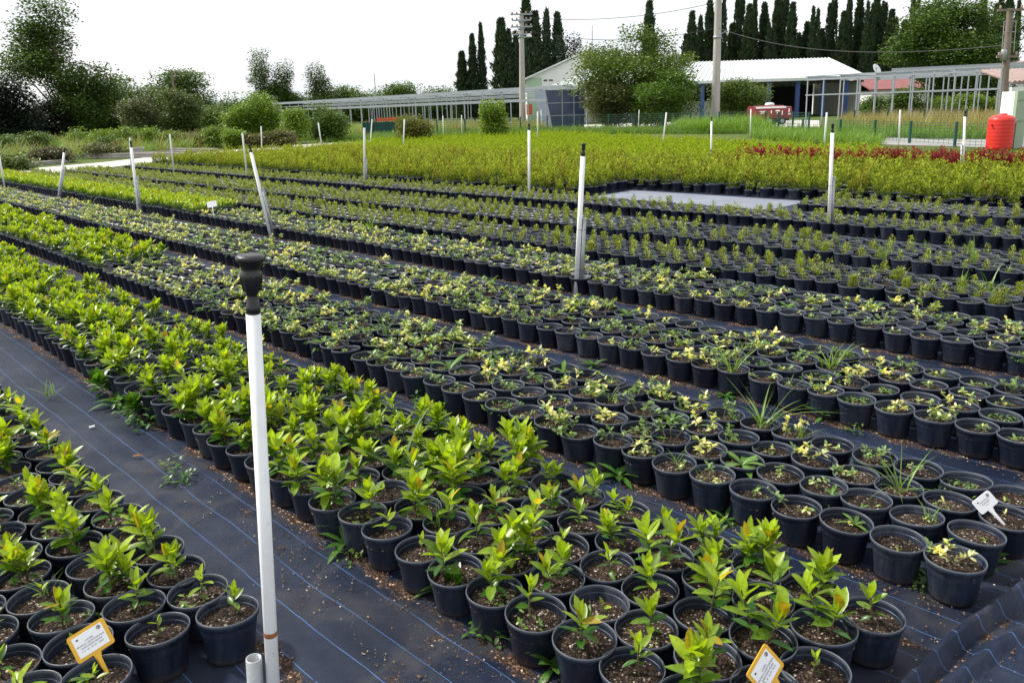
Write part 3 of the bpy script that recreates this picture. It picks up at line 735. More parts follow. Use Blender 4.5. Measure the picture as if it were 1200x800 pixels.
sheet('bare_mat_sheen', [p[:2] for p in bp], 'sheen_mat', .004)  # bare mat between the pots, grazing sky sheen painted in as pale grey
# gravel path across the far end of the beds, grass verge follows from the ground
pp = [gnd(-260, 240), gnd(0, 208.5), gnd(90, 200.5), gnd(230, 184.5), gnd(330, 176), gnd(420, 168.5), gnd(480, 164), gnd(480, 161.5), gnd(400, 165.5), gnd(300, 174), gnd(210, 180.5), gnd(120, 190.5), gnd(0, 201), gnd(-260, 230)]
sheet('path', [p[:2] for p in pp], 'path_gravel', .006)
rp = [gnd(1030, 169.5), gnd(1330, 178), gnd(1330, 167), gnd(1180, 163), gnd(1040, 161)]
sheet('road', [p[:2] for p in rp], 'asphalt', .006)
yp = [gnd(640, 153.5), gnd(800, 151.5), gnd(900, 152), gnd(960, 149), gnd(960, 141), gnd(860, 141.5), gnd(640, 147.5)]
sheet('yard', [p[:2] for p in yp], 'path_gravel', .006)

# ------------------------------------------------------------------ small stuff on the mat
b = MB(); n = 2600; clump = [(rng.uniform(.8, 4.4), rng.uniform(1.22, 1.6), rng.uniform(.02, .09)) for _ in range(46)]
for _ in range(n):
    band = rng.choice(4, p=[.42, .28, .2, .1])
    if band == 0: cu_, cv_, cr_ = clump[rng.integers(46)]; u, v = cu_ + rng.normal(0, cr_ * 1.8), cv_ + rng.normal(0, cr_ * .6)
    elif band == 1: u, v = rng.uniform(.6, 3.2), rng.choice([2.58, 2.80]) + rng.normal(0, .03)
    elif band == 2: u, v = rng.uniform(.5, 4), rng.choice([3.72, 4.15]) + rng.normal(0, .03)
    else: u, v = rng.uniform(.3, .75), rng.uniform(2.2, 3.4)
    s = rng.uniform(.002, .0055) * (2 if rng.uniform() < .03 else 1); q = np.array([(1, 0, 0), (-.6, .8, 0), (-.6, -.8, 0), (0, 0, .9)]) * s * rng.uniform(.6, 1.2, (4, 3))
    c = np.array([.9, .85, .8]) if rng.uniform() < .12 else np.array([.30, .19, .13]) * rng.uniform(.5, 1.2)
    a = rng.uniform(0, 6.28); q = np.stack([q[:, 0] * math.cos(a) - q[:, 1] * math.sin(a), q[:, 0] * math.sin(a) + q[:, 1] * math.cos(a), q[:, 2]], 1)
    b.add(q + wuv(u, v, .008), [(0, 1, 3), (1, 2, 3), (2, 0, 3)], c, 0, False)
o = link('gravel', b.mesh('gravel', 'stone')); kindof(o, 'stuff'); o['label'] = 'spilled soil crumbs and pale grit on the mat'
wv = [rosette(800, 11, .10, (.07, .17, .03), (.3, 1.1))[0], rosette(801, 9, .08, (.06, .15, .03))[0], weedmat(802, 45, .07, .026, .07, (.07, .16, .035))[0], weedmat(803, 30, .05, .018, .04, (.12, .2, .05))[0], grasstuft(804, 10, .15, .005)[0], laurel(805, 3, .10, 9, .07, .03, 6, .05)[0]]
spots = [(124, 463, 5, 1.5), (138, 474, 0, 1.5), (148, 481, 2, 1.8), (162, 490, 5, 1.4), (176, 500, 2, 1.7), (540, 705, 5, 1.2), (522, 690, 0, 1.1), (575, 735, 2, 1.2), (405, 640, 0, 1.2), (420, 625, 4, 1.2), (650, 785, 0, 1.3), (640, 770, 4, 1.0), (520, 480, 0, 1.5), (500, 470, 2, 1.3), (430, 430, 0, 1.2), (700, 550, 1, 1.2), (725, 560, 0, 1.2), (850, 610, 1, 1.), (1080, 690, 3, 1.1), (1085, 675, 1, 1.), (965, 490, 0, 1.2), (1000, 505, 3, 1.2), (850, 465, 1, 1.2), (410, 655, 3, 1.2), (100, 395, 3, 1.5), (545, 358, 0, 1.3), (445, 345, 2, 1.2), (1160, 660, 1, 1.2), (695, 430, 0, 1.1), (200, 545, 3, 1.3), (210, 560, 2, 1.2), (60, 465, 4, 1.3)]
scatter('weeds', [w.mesh('weed_plant', 'leaf') for w in wv], [gnd(x, y, .005) for x, y, _, _ in spots], [k for _, _, k, _ in spots], U(0, 6.28, len(spots)), [s for *_, s in spots], 'green weeds sprouting at the feet of the pots', 'weeds')

b = MB(); leaves(b, [(0, 0, .012)], 0, .1, .055, .022, .25, (1, 1, 1), .3, 6, .5)
o = tag(link('dead_leaf', b.mesh('dead_leaf', 'dead_leaf')), 'curled brown dead leaf lying on the mat aisle', 'leaf'); p = gnd(155, 537, .006); o.location = p; o.rotation_euler[2] = .4
b = MB(); b.box((0, 0, .006), (.03, .012, .010), .2)
o = tag(link('chip', b.mesh('chip', 'label_white')), 'pale chip lying on the dark mat beside the corner laurel bed', 'chip'); o.name = 'white_chip'; o.location = gnd(108, 501, .006); o.rotation_euler[2] = .5
# black irrigation hoses along the aisles
def hose(name, uv0, uv1, label, r=.016):
    n = 40; t = np.linspace(0, 1, n)
    pts = [wuv(uv0[0] * (1 - q) + uv1[0] * q, uv0[1] * (1 - q) + uv1[1] * q + .025 * math.sin(q * 9 + uv0[1]), .02) for q in t]
    bb = MB(); bb.tube(pts, r, 8); tag(link(name, bb.mesh(name, 'black_plastic')), label, 'hose')
hose('irrigation_hose', (-.4, 5.38), (9, 5.38), 'black irrigation hose along the aisle behind the second variegated bed')
hose('irrigation_hose', (-2, 10.15), (12, 10.2), 'thin black irrigation hose in front of the third box bed')

# ------------------------------------------------------------------ plant labels
def text_mesh(s, size, mat):
    cu = bpy.data.curves.new('lettering', 'FONT'); cu.body = s; cu.size = size; cu.align_x = 'CENTER'; cu.align_y = 'CENTER'; cu.space_line = .95
    ob = bpy.data.objects.new('lettering', cu); C.objects.link(ob); bpy.context.view_layer.update()
    me = bpy.data.meshes.new_from_object(ob.evaluated_get(bpy.context.evaluated_depsgraph_get())); bpy.data.objects.remove(ob)
    me.materials.clear(); me.materials.append(MATS[mat]); return me
def rrect(w, h, r, n=5):
    pts = []
    for cx, cy, a in ((w / 2 - r, h / 2 - r, 0), (-w / 2 + r, h / 2 - r, 90), (-w / 2 + r, -h / 2 + r, 180), (w / 2 - r, -h / 2 + r, 270)):
        for k in range(n): q = R(a + 90 * k / (n - 1)); pts.append((cx + r * math.cos(q), cy + r * math.sin(q), 0))
    return pts
def plant_label(base, face_x, w, h, stake, roll, framemat, label, text, lean=.35, framed=True):
    """base: point in the soil; the card faces the camera side, leaning back and rolled."""
    t = thing('plant_label', label, 'label', tuple(base), 0)
    M = Matrix.Rotation(face_x, 4, 'Z') @ Matrix.Rotation(PI / 2 - lean, 4, 'X')
    Rr = Matrix.Rotation(roll, 4, 'Z')
    cy = stake + h / 2
    def put(o, z): o.matrix_local = M @ Rr @ Matrix.Translation((0, 0, z)); return o
    b = MB(); b.prism([(x, y + cy, 0) for x, y, _ in rrect(w, h, .008)], (0, 0, .003))
    put(part('frame' if framed else 'card', b, framemat, t), 0)
    b = MB(); b.prism([(-.012, stake, 0), (-.0055, stake - .018, 0), (-.004, -.03, 0), (.004, -.03, 0), (.0055, stake - .018, 0), (.012, stake, 0)], (0, 0, .0029))
    put(part('stake', b, framemat, t), 0.00005)
    if framed:
        b = MB(); b.prism([(x, y + cy, .0031) for x, y, _ in rrect(w * .8, h * .76, .002)], (0, 0, .0006)); card = put(part('card', b, 'label_white', t), 0)
    else: card = t
    for s, size, yy in text:
        o = link('lettering', text_mesh(s, size, 'ink'), t); o.matrix_local = M @ Rr @ Matrix.Translation((0, cy + yy, .0042))
    b = MB(); th = np.linspace(0, 2 * PI, 25)
    for k in range(24):
        p0, p1 = th[k], th[k + 1]; ro, ri = .0062, .0042
        b.add([(ro * math.cos(p0), ro * math.sin(p0), 0), (ro * math.cos(p1), ro * math.sin(p1), 0), (ri * math.cos(p1), ri * math.sin(p1), 0), (ri * math.cos(p0), ri * math.sin(p0), 0)], [(0, 1, 2, 3)], smooth=False)
    b.add([(-.002, -.003, 0), (.002, -.003, 0), (.0025, .003, 0), (-.001, .003, 0)], [(0, 1, 2, 3)], smooth=False)
    o = part('emblem', b, 'ink', t); o.matrix_local = M @ Rr @ Matrix.Translation((w * .30, cy + h * .27, .0042))
    b = MB(); b.add([(-.004, -.002, 0), (0, -.003, 0), (.004, -.001, 0), (.001, .003, 0), (-.003, .002, 0)], [(0, 1, 2, 3, 4)], smooth=False)
    o = part('emblem', b, 'ink', t); o.matrix_local = M @ Rr @ Matrix.Translation((-w * .28, cy + h * .25, .0042))
    return t
TXT = [('LAUREL', .0075, .009), ('PRUNUS LAUROCERASUS', .0075, .000), ('KARAYEMIS FIDANI', .0075, -.009), ('C 2   20 - 30 CM   SAKSI', .0065, -.018)]
plant_label(gnd(124, 783, .13), .28, .115, .088, .055, R(24), 'label_yellow', 'yellow framed white plant label tilted in a pot of corner laurel bed', TXT, .55)
plant_label(gnd(921, 812, .13), .5, .115, .088, .05, R(30), 'label_yellow', 'yellow framed white plant label at near end of middle laurel bed', TXT, .5)
plant_label(gnd(1173, 610, .13), -.1, .085, .06, .06, R(38), 'label_white', 'white plant tag on a stake in first variegated bed', [('EUONYMUS', .0075, .008), ('FORTUNEI', .0075, -.002), ('2 LT', .0065, -.011)], .4, False)
plant_label(gnd(250, 249, .2), .1, .16, .11, .1, R(10), 'label_white', 'blank looking white plant tag at end of the far green bed', [], .5, False)

# ------------------------------------------------------------------ sprinkler risers
HEAD = [(0, .172), (.020, .172), (.036, .170), (.041, .164), (.041, .157), (.036, .150), (.030, .143), (.026, .132), (.026, .124), (.031, .120), (.030, .104), (.027, .085), (.021, .066), (.016, .058), (.013, .052), (.016, .048), (.0165, .026), (.0185, .024), (.0195, .0), (0, .0)]
HEADS = [(0, .12), (.016, .12), (.022, .116), (.022, .105), (.016, .098), (.017, .085), (.018, .065), (.012, .055), (.014, .05), (.0185, .03), (.0195, 0), (0, 0)]
def riser(top, base, label, head=1, stake=None, r=.021, basept=None, stakelen=.75, pt=None, hs=1.):
    B = gnd(*base) if basept is None else np.array(basept)
    T = at(top[0], top[1], B[1]) if pt is None else pt
    ax = T - B; H = np.linalg.norm(ax); ax /= H
    t = thing('sprinkler_riser', label, 'sprinkler', tuple(B), 0, 'white sprinkler risers standing in the beds')
    zq = Vector((0, 0, 1)).rotation_difference(Vector(ax)).to_matrix().to_4x4()
    t.matrix_world = Matrix.Translation(Vector(B)) @ zq
    hl = {0: 0, 1: .172 * hs, 2: .12}[head]; L = H - hl * (1 if head else 0)
    b = MB(); b.lathe([(0, -.05), (r, -.05), (r, L - .002), (r * .93, L), (r * .8, L), (r * .8, L - .06), (0, L - .06)] if head == 0 else [(0, -.05), (r, -.05), (r, L), (0, L)], 20); part('pipe', b, 'pvc', t)
    if head:
        k = part('sprinkler_head', (lambda q: (q.lathe(HEAD if head == 1 else HEADS, 24), q)[1])(MB()), 'black_plastic', t); k.location[2] = L; k.scale = (hs,) * 3
        if head == 1:
            rb = MB()
            for a in np.arange(10) * 2 * PI / 10: rb.tube([(.028 * math.cos(a), .028 * math.sin(a), .118), (.0305 * math.cos(a), .0305 * math.sin(a), .100), (.0225 * math.cos(a), .0225 * math.sin(a), .068)], .0022, 5)
            part('rib_cage', rb, 'black_plastic', k)
    if stake:
        a, gap = stake; px = (r + .02) * math.cos(a), (r + .02) * math.sin(a); b = MB()
        b.lathe([(0, -.05), (.02, -.05), (.02, stakelen), (.016, stakelen), (.015, stakelen - .1), (0, stakelen - .1)], 14, (px[0] + gap * math.cos(a), px[1] + gap * math.sin(a), 0)); part('stake', b, 'galv', t)
        b = MB()
        for zz in (stakelen - .11, .25):
            th = np.linspace(0, 2 * PI, 20); cx, cy = px[0] * .5, px[1] * .5
            ux, uy = math.cos(a), math.sin(a)
            b.tube([(cx + ux * (r + .024) * math.cos(q) - uy * (r + .003) * math.sin(q), cy + uy * (r + .024) * math.cos(q) + ux * (r + .003) * math.sin(q), zz + .004 * math.sin(q)) for q in th], .0018, 5)
        part('wire_tie', b, 'wire', t)
    return t
t0 = riser((293, 298), (327.5, 935), 'tall white riser with big black head close to the camera', 1, (PI + .15, .008), r=.0165, stakelen=.44, hs=.8)
b = MB(); b.lathe([(.0167, .503), (.0170, .506), (.0170, .514), (.0167, .517)], 20); part('rust_band', b, 'rust', t0)
RIS = [((684, 168), (675, 345), 'white riser with black head in the aisle behind the second variegated bed', 2, (0., 0)),
 ((976, 145), (971, 272), 'white riser among box seedlings before the red seedling band', 2, (0.1, 0)),
 ((620, 145), (620, 240), 'upright white riser between the concrete poles and the box beds', 2, None),
 ((427, 150), (427, 222), 'plain white riser at the front edge of the yellow-green field', 0, (0.1, 0)),
 ((834, 137), (833, 197), 'thin white riser below the tall concrete pole', 2, None),
 ((1131, 130), (1128, 211), 'white riser with black head beside the red seedling band near red tank', 2, (PI, 0)),
 ((292, 169), (318, 280), 'white riser with black head leaning hard in third variegated bed', 2, (0, 0)),
 ((153, 165), (163, 255), 'white riser leaning slightly in front of the far green bed', 2, (0, 0)),
 ((76, 173), (68, 235), 'white riser with dark tip leaning the other way by gravel path', 2, (0, 0)),
 ((-1, 183), (6, 222), 'white riser at the edge of the frame by the gravel path', 0, None),
 ((152, 161), (154, 201), 'thin white riser standing right behind the leaning one', 0, None),
 ((199, 157), (204, 205), 'white riser at the end of the gravel path bend', 0, None),
 ((284, 156), (290, 212), 'white riser paired beside the hard-leaning black-headed one', 0, None),
 ((306, 148), (307, 178), 'short far white riser at the verge before the young trees', 0, None),
 ((373, 144), (378, 179), 'leaning white riser near the black pots by far trees', 0, None),
 ((436, 140), (434, 166), 'leaning white riser before the dark green netting', 0, None),
 ((474, 140), (472, 181), 'white riser in front of the orange-topped bush', 0, None),
 ((519, 136), (520, 166), 'white riser standing before the green wire fence and steel frames', 0, None),
 ((541, 135), (541, 160), 'second small white riser before the wire fence', 0, None),
 ((630, 131), (630, 169), 'white riser just beside the concrete pole foot', 0, None),
 ((634, 129), (635, 154), 'shorter white riser behind its twin near concrete pole foot', 0, None),
 ((749, 129), (748, 152), 'white riser before the broad tree and the shed', 0, None),
 ((781, 132), (776, 175), 'leaning white riser in the bright green seedlings before the broad tree', 0, None),
 ((880, 128), (879, 163), 'white riser in front of the red tank trailer', 0, None),
 ((969, 132), (965, 182), 'white leaning riser behind the bronze seedlings near steel posts', 0, None),
 ((1055, 129), (1053, 170), 'white riser at the grey road edge before the dry grass', 0, None)]
for tp, bs, lab, hd, stk in RIS: riser(tp, bs, lab, hd, stk, r=.024 if bs[1] > 190 else .03)

# ------------------------------------------------------------------ trees
def crown_mesh(seed, lobes, ncl, leaf, c1, c2, per=26, clr=.5, gap=0.):
    """lobes: (cx,cy,cz,rx,ry,rz); leaf clumps scattered through the shells of the lobes."""
    r = np.random.default_rng(seed); b = MB(); vol = np.array([l[3] * l[4] * l[5] for l in lobes]) ** .67; vol /= vol.sum(); cl = []
    for i, l in enumerate(lobes):
        n = max(4, int(ncl * vol[i] * 1.15)); d = r.normal(size=(n, 3)); d /= np.linalg.norm(d, axis=1)[:, None]; q = r.uniform(.25, 1.08, n) ** .5
        cl.append(np.array(l[:3]) + d * q[:, None] * np.array(l[3:]))
    cl = np.vstack(cl); m = len(cl); tone = r.uniform(0, 1, m)
    k = r.poisson(per * 3.2, m) + 4; ci = np.repeat(np.arange(m), k); n = len(ci)
    off = np.clip(r.normal(size=(n, 3)), -1.35, 1.35) * clr * np.array([1, 1, .6]); pos = cl[ci] + off
    t = np.clip(tone[ci] * .7 + r.uniform(0, .4, n), 0, 1)[:, None]; col = (np.array(c1) * (1 - t) + np.array(c2) * t) * r.uniform(.7, 1.3, (n, 1))
    az = np.arctan2(off[:, 1], off[:, 0]) + r.normal(0, .8, n)
    dleaf(b, pos, az, r.uniform(-.6, .7, n), leaf * .62 * r.uniform(.6, 1.5, n), leaf * .45, col, 0, r.normal(0, .6, n))
    return b, cl
def tree(name, label, cat, pos, h, w, seed, c1=(.03, .06, .014), c2=(.08, .13, .025), leaf=.22, ncl=160, trunk=.18, lean=0., base=.18, shape='round', per=24, group=None, d=None):
    r = np.random.default_rng(seed); d = d or w
    t = thing(name, label, cat, tuple(pos), 0, group); lobes = []; w *= {'round': .84, 'tall': .8, 'shrub': .95, 'cone': 1.}[shape]; d *= .84; h *= .96
    if shape == 'round':
        lobes.append((0, 0, h * (base + (1 - base) * .42), w * .3, d * .3, h * (1 - base) * .34))
        for _ in range(15): 
            q = r.uniform(0, 1); a = r.uniform(0, 6.28); rad = .5 * math.sin(PI * (.15 + .7 * q)) * r.uniform(.6, 1.15)
            lobes.append((math.cos(a) * rad * w * .8 + lean * h * q, math.sin(a) * rad * d * .8, h * (base + (1 - base) * (.1 + .8 * q)), w * r.uniform(.1, .22), d * r.uniform(.1, .22), h * (1 - base) * r.uniform(.07, .14)))
    elif shape == 'tall':
        for k in range(14):
            q = (k + .5) / 14; wid = w * .5 * (math.sin(PI * (.22 + .72 * q ** .9))) ; a = r.uniform(0, 6.28)
            lobes.append((math.cos(a) * wid * .55 + lean * h * q, math.sin(a) * wid * .55, h * (base + (1 - base) * q * .95), wid * r.uniform(.55, .8), wid * r.uniform(.55, .8), h * .075))
    elif shape == 'cone':
        for k in range(13):
            q = (k + .5) / 13; wid = w * .5 * (1 - q) ** .75 + .05 * w; a = r.uniform(0, 6.28)
            lobes.append((math.cos(a) * wid * .6, math.sin(a) * wid * .6, h * (base + (1 - base) * q), wid * .55, wid * .55, h * .045))
    elif shape == 'shrub':
        for _ in range(7):
            a = r.uniform(0, 6.28); q = r.uniform(0, .5)
            lobes.append((math.cos(a) * q * w * .6, math.sin(a) * q * d * .6, h * r.uniform(.2, .7), w * r.uniform(.18, .3), d * r.uniform(.18, .3), h * r.uniform(.2, .32)))
    cb, cl = crown_mesh(seed, lobes, ncl, leaf, c1, c2, per, leaf * 2.1 if shape != 'shrub' else leaf * 1.6)
    part('crown', cb, 'tree_leaf', t)
    tb = MB(); top = np.array([lean * h * .8, 0, h * .82]); 
    q = np.linspace(0, 1, 7)[:, None]; spine = np.array([0, 0, -.2]) * (1 - q) + top * q + np.hstack([r.normal(0, .012 * h, (7, 2)), np.zeros((7, 1))]) * np.sin(PI * q)
    tb.tube(spine, trunk * (1 - .85 * q[:, 0]), 8)
    if shape != 'shrub' or h > 2.5:
        for c in cl[r.permutation(len(cl))[:18]]:
            k = np.clip((c[2] / h) * .55 + r.uniform(-.08, .08), .12, .8); s0 = spine[int(k * 6)]; mid = (s0 + c) / 2 + np.array([0, 0, -.03 * h])
            tt = np.linspace(0, 1, 5)[:, None]; tb.tube((1 - tt) ** 2 * s0 + 2 * tt * (1 - tt) * mid + tt ** 2 * c, trunk * .32 * np.linspace(1, .2, 5), 5, cap=False)
    part('trunk', tb, 'bark', t)
    return t
def place(x, ytop, dist, xw=None):                    # foot on the ground below x at the distance, height and width in metres
    p = at(x, ytop, dist); g = np.array([p[0], p[1], 0.]); 
    return g, p[2], (xw or 0) / FPX * dist
D1, D2 = (.036, .08, .016), (.11, .19, .034)
M1, M2 = (.045, .10, .016), (.13, .22, .035)
B1, B2 = (.09, .18, .018), (.24, .36, .04)
O1, O2 = (.06, .085, .03), (.13, .16, .06)
def tr(name, label, cat, x, ytop, dist, xw, seed, **k):
    g, h, w = place(x, ytop, dist, xw); return tree(name, label, cat, g, h, w, seed, **k)
tr('dark_conifer', 'dark conifer at the frame edge beside the tall tree', 'tree', -4, 84, 62, 66, 900, c1=(.008, .018, .012), c2=(.02, .035, .02), leaf=.35, ncl=160, shape='tall', base=.03)
tr('tall_tree', 'tallest broad-leaved tree with leaning pale trunk at the field edge', 'tree', 60, -12, 70, 118, 901, c1=D1, c2=(.11, .18, .035), leaf=.36, ncl=360, trunk=.34, lean=-.06, base=.1, shape='tall', per=22)
tr('dark_shrub', 'black-green thicket at the foot of the tall tree', 'shrub', 52, 108, 66, 46, 902, c1=(.008, .015, .008), c2=(.02, .03, .012), leaf=.3, ncl=120, shape='shrub')
tr('broad_tree', 'broad dark tree in the row beyond the bushes, next to the tall tree', 'tree', 152, 86, 78, 108, 903, c1=D1, c2=D2, leaf=.34, ncl=230, base=.06)
tr('broad_tree', 'broad dark tree with arching twigs second from the tall tree', 'tree', 212, 80, 84, 80, 904, c1=D1, c2=D2, leaf=.36, ncl=200, base=.06)
tr('low_tree', 'low dark tree filling between the tall tree and broad trees', 'tree', 108, 118, 74, 60, 905, c1=D1, c2=D2, leaf=.3, ncl=120, base=.05)
tr('olive_tree', 'pale olive-grey young tree before the broad dark trees', 'tree', 160, 108, 58, 44, 906, c1=O1, c2=O2, leaf=.22, ncl=150, base=.05)
tr('olive_tree', 'round olive-green young tree under the arching dark tree', 'tree', 207, 104, 58, 46, 907, c1=(.05, .08, .02), c2=(.11, .15, .04), leaf=.22, ncl=150, base=.05)
tr('low_tree', 'small dark tree in the gap before the light green saplings', 'tree', 264, 108, 80, 30, 908, c1=D1, c2=D2, leaf=.3, ncl=80, base=.05)
tr('low_tree', 'low dark bushy tree at the right foot of arching tree', 'tree', 240, 128, 70, 50, 909, c1=D1, c2=M2, leaf=.28, ncl=90, base=.03)
for i, (x, yt, w, lab) in enumerate([(283, 112, 36, 'light green sapling left of the slender trees'), (306, 108, 40, 'light green sapling below the first slender tree')]):
    tr('sapling', lab, 'tree', x, yt, 52, w, 910 + i, c1=B1, c2=B2, leaf=.2, ncl=120, base=.06)
for i, (x, yt, w, lab) in enumerate([(304, 55, 34, 'tallest slender poplar-like tree cut from the sky'), (330, 72, 30, 'slender tree second of the three beyond the frames'), (368, 74, 36, 'slender loose-crowned tree third of the three beyond frames')]):
    tr('slender_tree', lab, 'tree', x, yt, 138, w, 920 + i, c1=M1, c2=(.09, .15, .03), leaf=.42, ncl=190, base=.06, shape='cone', trunk=.16, per=20)
for i, (x, yt, w, lab) in enumerate([(345, 112, 70, 'dark tree mass under the slender trees'), (408, 96, 60, 'spreading dark tree behind the low end of the frames'), (470, 99, 60, 'low spreading tree behind the steel frames, further along'), (515, 103, 46, 'small spreading tree showing just above the steel frames'), (430, 108, 60, 'low round tree behind the frames between two spreading ones'), (556, 97, 44, 'bright low tree below the three lone cypresses')]):
    tr('spreading_tree', lab, 'tree', x, yt, 142 + 3 * i, w, 930 + i, c1=D1 if i != 5 else M1, c2=M2 if i != 5 else B2, leaf=.5, ncl=120, base=.1)
tr('young_tree', 'young leafy tree standing in front of the steel frames', 'tree', 380, 118, 52, 44, 940, c1=M1, c2=M2, leaf=.2, ncl=110, base=.08)
tr('sapling', 'thin pale sapling beside the leafy young tree', 'tree', 342, 128, 50, 22, 941, c1=B1, c2=B2, leaf=.18, ncl=50, base=.12, trunk=.05)
# the mulberry-like tree in front of the shed and its neighbours
g, h, w = place(745, 28, 66, 172)
tree('mulberry_tree', 'large loose tree with reddish twigs in front of the white shed', 'tree', g, h, w, 950, c1=(.05, .10, .015), c2=(.17, .25, .04), leaf=.3, ncl=300, trunk=.26, base=.12, per=30, d=w * .8)
tr('citrus_tree', 'glossy bright green round tree under the large loose one', 'tree', 778, 82, 62, 100, 951, c1=(.045, .10, .015), c2=(.13, .23, .03), leaf=.24, ncl=230, base=.06)
tr('low_tree', 'olive-brown low tree under the shed overhang', 'tree', 712, 92, 63, 66, 952, c1=(.05, .07, .02), c2=(.12, .14, .035), leaf=.24, ncl=170, base=.06)
tr('orange_tree', 'round green tree in front of the open shed behind concrete pole', 'tree', 866, 88, 68, 68, 953, c1=(.045, .09, .015), c2=(.13, .20, .03), leaf=.26, ncl=190, base=.05)
tr('walnut_tree', 'huge round green tree towering over the right steel frames', 'tree', 1112, -8, 72, 112, 954, c1=(.036, .08, .016), c2=(.11, .19, .034), leaf=.36, ncl=420, trunk=.35, base=.1)
tr('walnut_tree', 'second big green tree behind the wooden power pole', 'tree', 1160, 6, 78, 74, 955, c1=(.03, .06, .014), c2=(.08, .14, .03), leaf=.36, ncl=260, trunk=.3, base=.1)
for i, (x, yt, w, lab) in enumerate([(1062, 96, 44, 'green bush behind the steel frames near the red roof'), (1128, 110, 56, 'lime green bush behind the steel frames under walnut tree'), (1096, 114, 50, 'yellowish vine bush behind frames, left of the lime bush'), (1160, 114, 46, 'yellowish bush behind frames beside the power pole'), (1020, 112, 34, 'small dark bush at the end of the white shed')]):
    tr('bush', lab, 'shrub', x, yt, 60, w, 960 + i, c1=M1 if i in (0, 4) else B1, c2=M2 if i in (0, 4) else (.2, .28, .03), leaf=.22, ncl=90, shape='shrub')
# bushes along the left field edge
BUSH = [(8, 156, 46, 34, 'weedy green bush below the dark conifer', M1, M2), (40, 154, 44, 36, 'grey-green bush next below the tall tree', O1, M2), (92, 148, 52, 30, 'bright bush at the pale trunk of tall tree', B1, B2), (118, 151, 50, 30, 'bright green bush second past the pale trunk', B1, B2), (146, 149, 50, 30, 'vivid green bush in the middle of the far strip', B1, B2), (172, 147, 50, 32, 'leafy light green bush under the olive tree', B1, B2), (198, 152, 48, 32, 'yellow-green low bush under the round olive tree', B1, (.22, .28, .05)), (222, 153, 48, 30, 'dry yellowish bush past the olive tree', (.12, .13, .04), (.24, .22, .09)), (250, 147, 48, 34, 'full green bush next to the small dark tree', M1, B2), (130, 156, 44, 24, 'dark rounded bush low in the far strip', M1, M2), (275, 150, 46, 30, 'light bush at the feet of the light saplings', B1, B2), (58, 171, 36, 44, 'dead brown-grey thorny bush beside the gravel path', (.07, .075, .035), (.15, .14, .08)), (118, 169, 40, 58, 'rusty brown reedy hedge behind the grey boards', (.06, .08, .025), (.13, .13, .045)), (14, 182, 31, 40, 'pale grassy clump by the path at frame edge', M1, (.18, .22, .07)), (330, 153, 46, 34, 'reddish dry bush behind the black nursery pots', (.08, .11, .03), (.18, .17, .06)), (300, 154, 46, 30, 'rusty low bush left of the black nursery pots', (.08, .10, .03), (.18, .16, .06))]
for i, (x, yt, dist, w, lab, c1, c2) in enumerate(BUSH):
    tr('bush', lab, 'shrub', x, yt, dist, w, 970 + i, c1=c1, c2=c2, leaf=.17, ncl=70, shape='shrub', trunk=.05, per=18)
g, h, w = place(482, 132, 44, 40); 
tree('orange_bush', 'orange-topped green bush beside the dark green netting', 'shrub', g, h, w, 990, c1=(.05, .11, .02), c2=(.22, .20, .03), leaf=.16, ncl=60, shape='round', trunk=.05)
for i, (x, yt, w, lab) in enumerate([(577, 120, 16, 'slim green sapling before the steel frames')]):
    tr('bush', lab, 'shrub', x, yt, 46, w, 995 + i, c1=B1, c2=(.2, .27, .08) if i > 1 else B2, leaf=.2, ncl=40, shape='tall', trunk=.03)

# cypresses: five shapes shared by the copies
def cypress_mesh(seed, tips=1, n=4200):
    r = np.random.default_rng(seed); b = MB(); k = r.integers(0, tips, n); q = r.uniform(0, 1, n) ** .8
    hs = 1 - .16 * r.uniform(0, 1, tips); hs[0] = 1; cx = np.concatenate([[0], r.uniform(-.09, .09, tips - 1)]) if tips > 1 else np.zeros(1); cy = r.uniform(-.03, .03, tips)
    w = .075 * np.clip(np.minimum(q / .10 + .4, 1), 0, 1) * (1 - q ** 1.7) ** .85 + .004; a = r.uniform(0, 6.28, n); rr = w * r.uniform(.45, 1.1, n)
    rr *= 1 + .3 * np.sin(q * 40 + a * 2 + k) + .25 * (r.uniform(0, 1, n) < .15)
    pos = np.stack([cx[k] + rr * np.cos(a), cy[k] + rr * np.sin(a), .03 + q * .96 * hs[k]], -1)
    col = np.array([.034, .060, .030]) * r.uniform(.5, 1.7, (n, 1)); br = r.uniform(0, 1, n) < .06; col[br] = np.array([.06, .045, .02])
    dleaf(b, pos, a + r.normal(0, .5, n), r.uniform(.8, 1.45, n), .04 * r.uniform(.6, 1.4, n), .017, col, 0, r.normal(0, .6, n))
    t = MB(); t.tube([(0, 0, -.01), (0, 0, .5), (0, 0, .93)], [.012, .008, .002], 7)
    return b.mesh('crown', 'needle'), t.mesh('trunk', 'bark')
CYP = [cypress_mesh(1000 + i, 1 + (i % 3)) for i in range(6)]
def cypress(x, ytop, dist, wpx, k, label, group):
    g, h, w = place(x, ytop, dist, wpx)
    t = thing('cypress', label, 'tree', tuple(g), random.uniform(0, 6.28) * 0, group); c, tk = CYP[k % 6]
    for nm, me in (('crown', c), ('trunk', tk)):
        o = link(nm, me, t); sx = 1.2 * w / (.17 if k % 3 == 0 else .26); o.scale = (sx, sx, h); 
    t.rotation_euler[2] = [0, PI][k % 2]
lone = [(541, 62, 15, 'shortest of three lone cypresses behind the steel frames'), (553, 42, 12, 'middle one of three lone cypresses behind the steel frames'), (563, 29, 9, 'thinnest and tallest of three lone cypresses')]
for i, (x, y, w, l) in enumerate(lone): cypress(x, y, 120, w, 0 if i < 2 else 3, l, 'cypresses in the far screen')
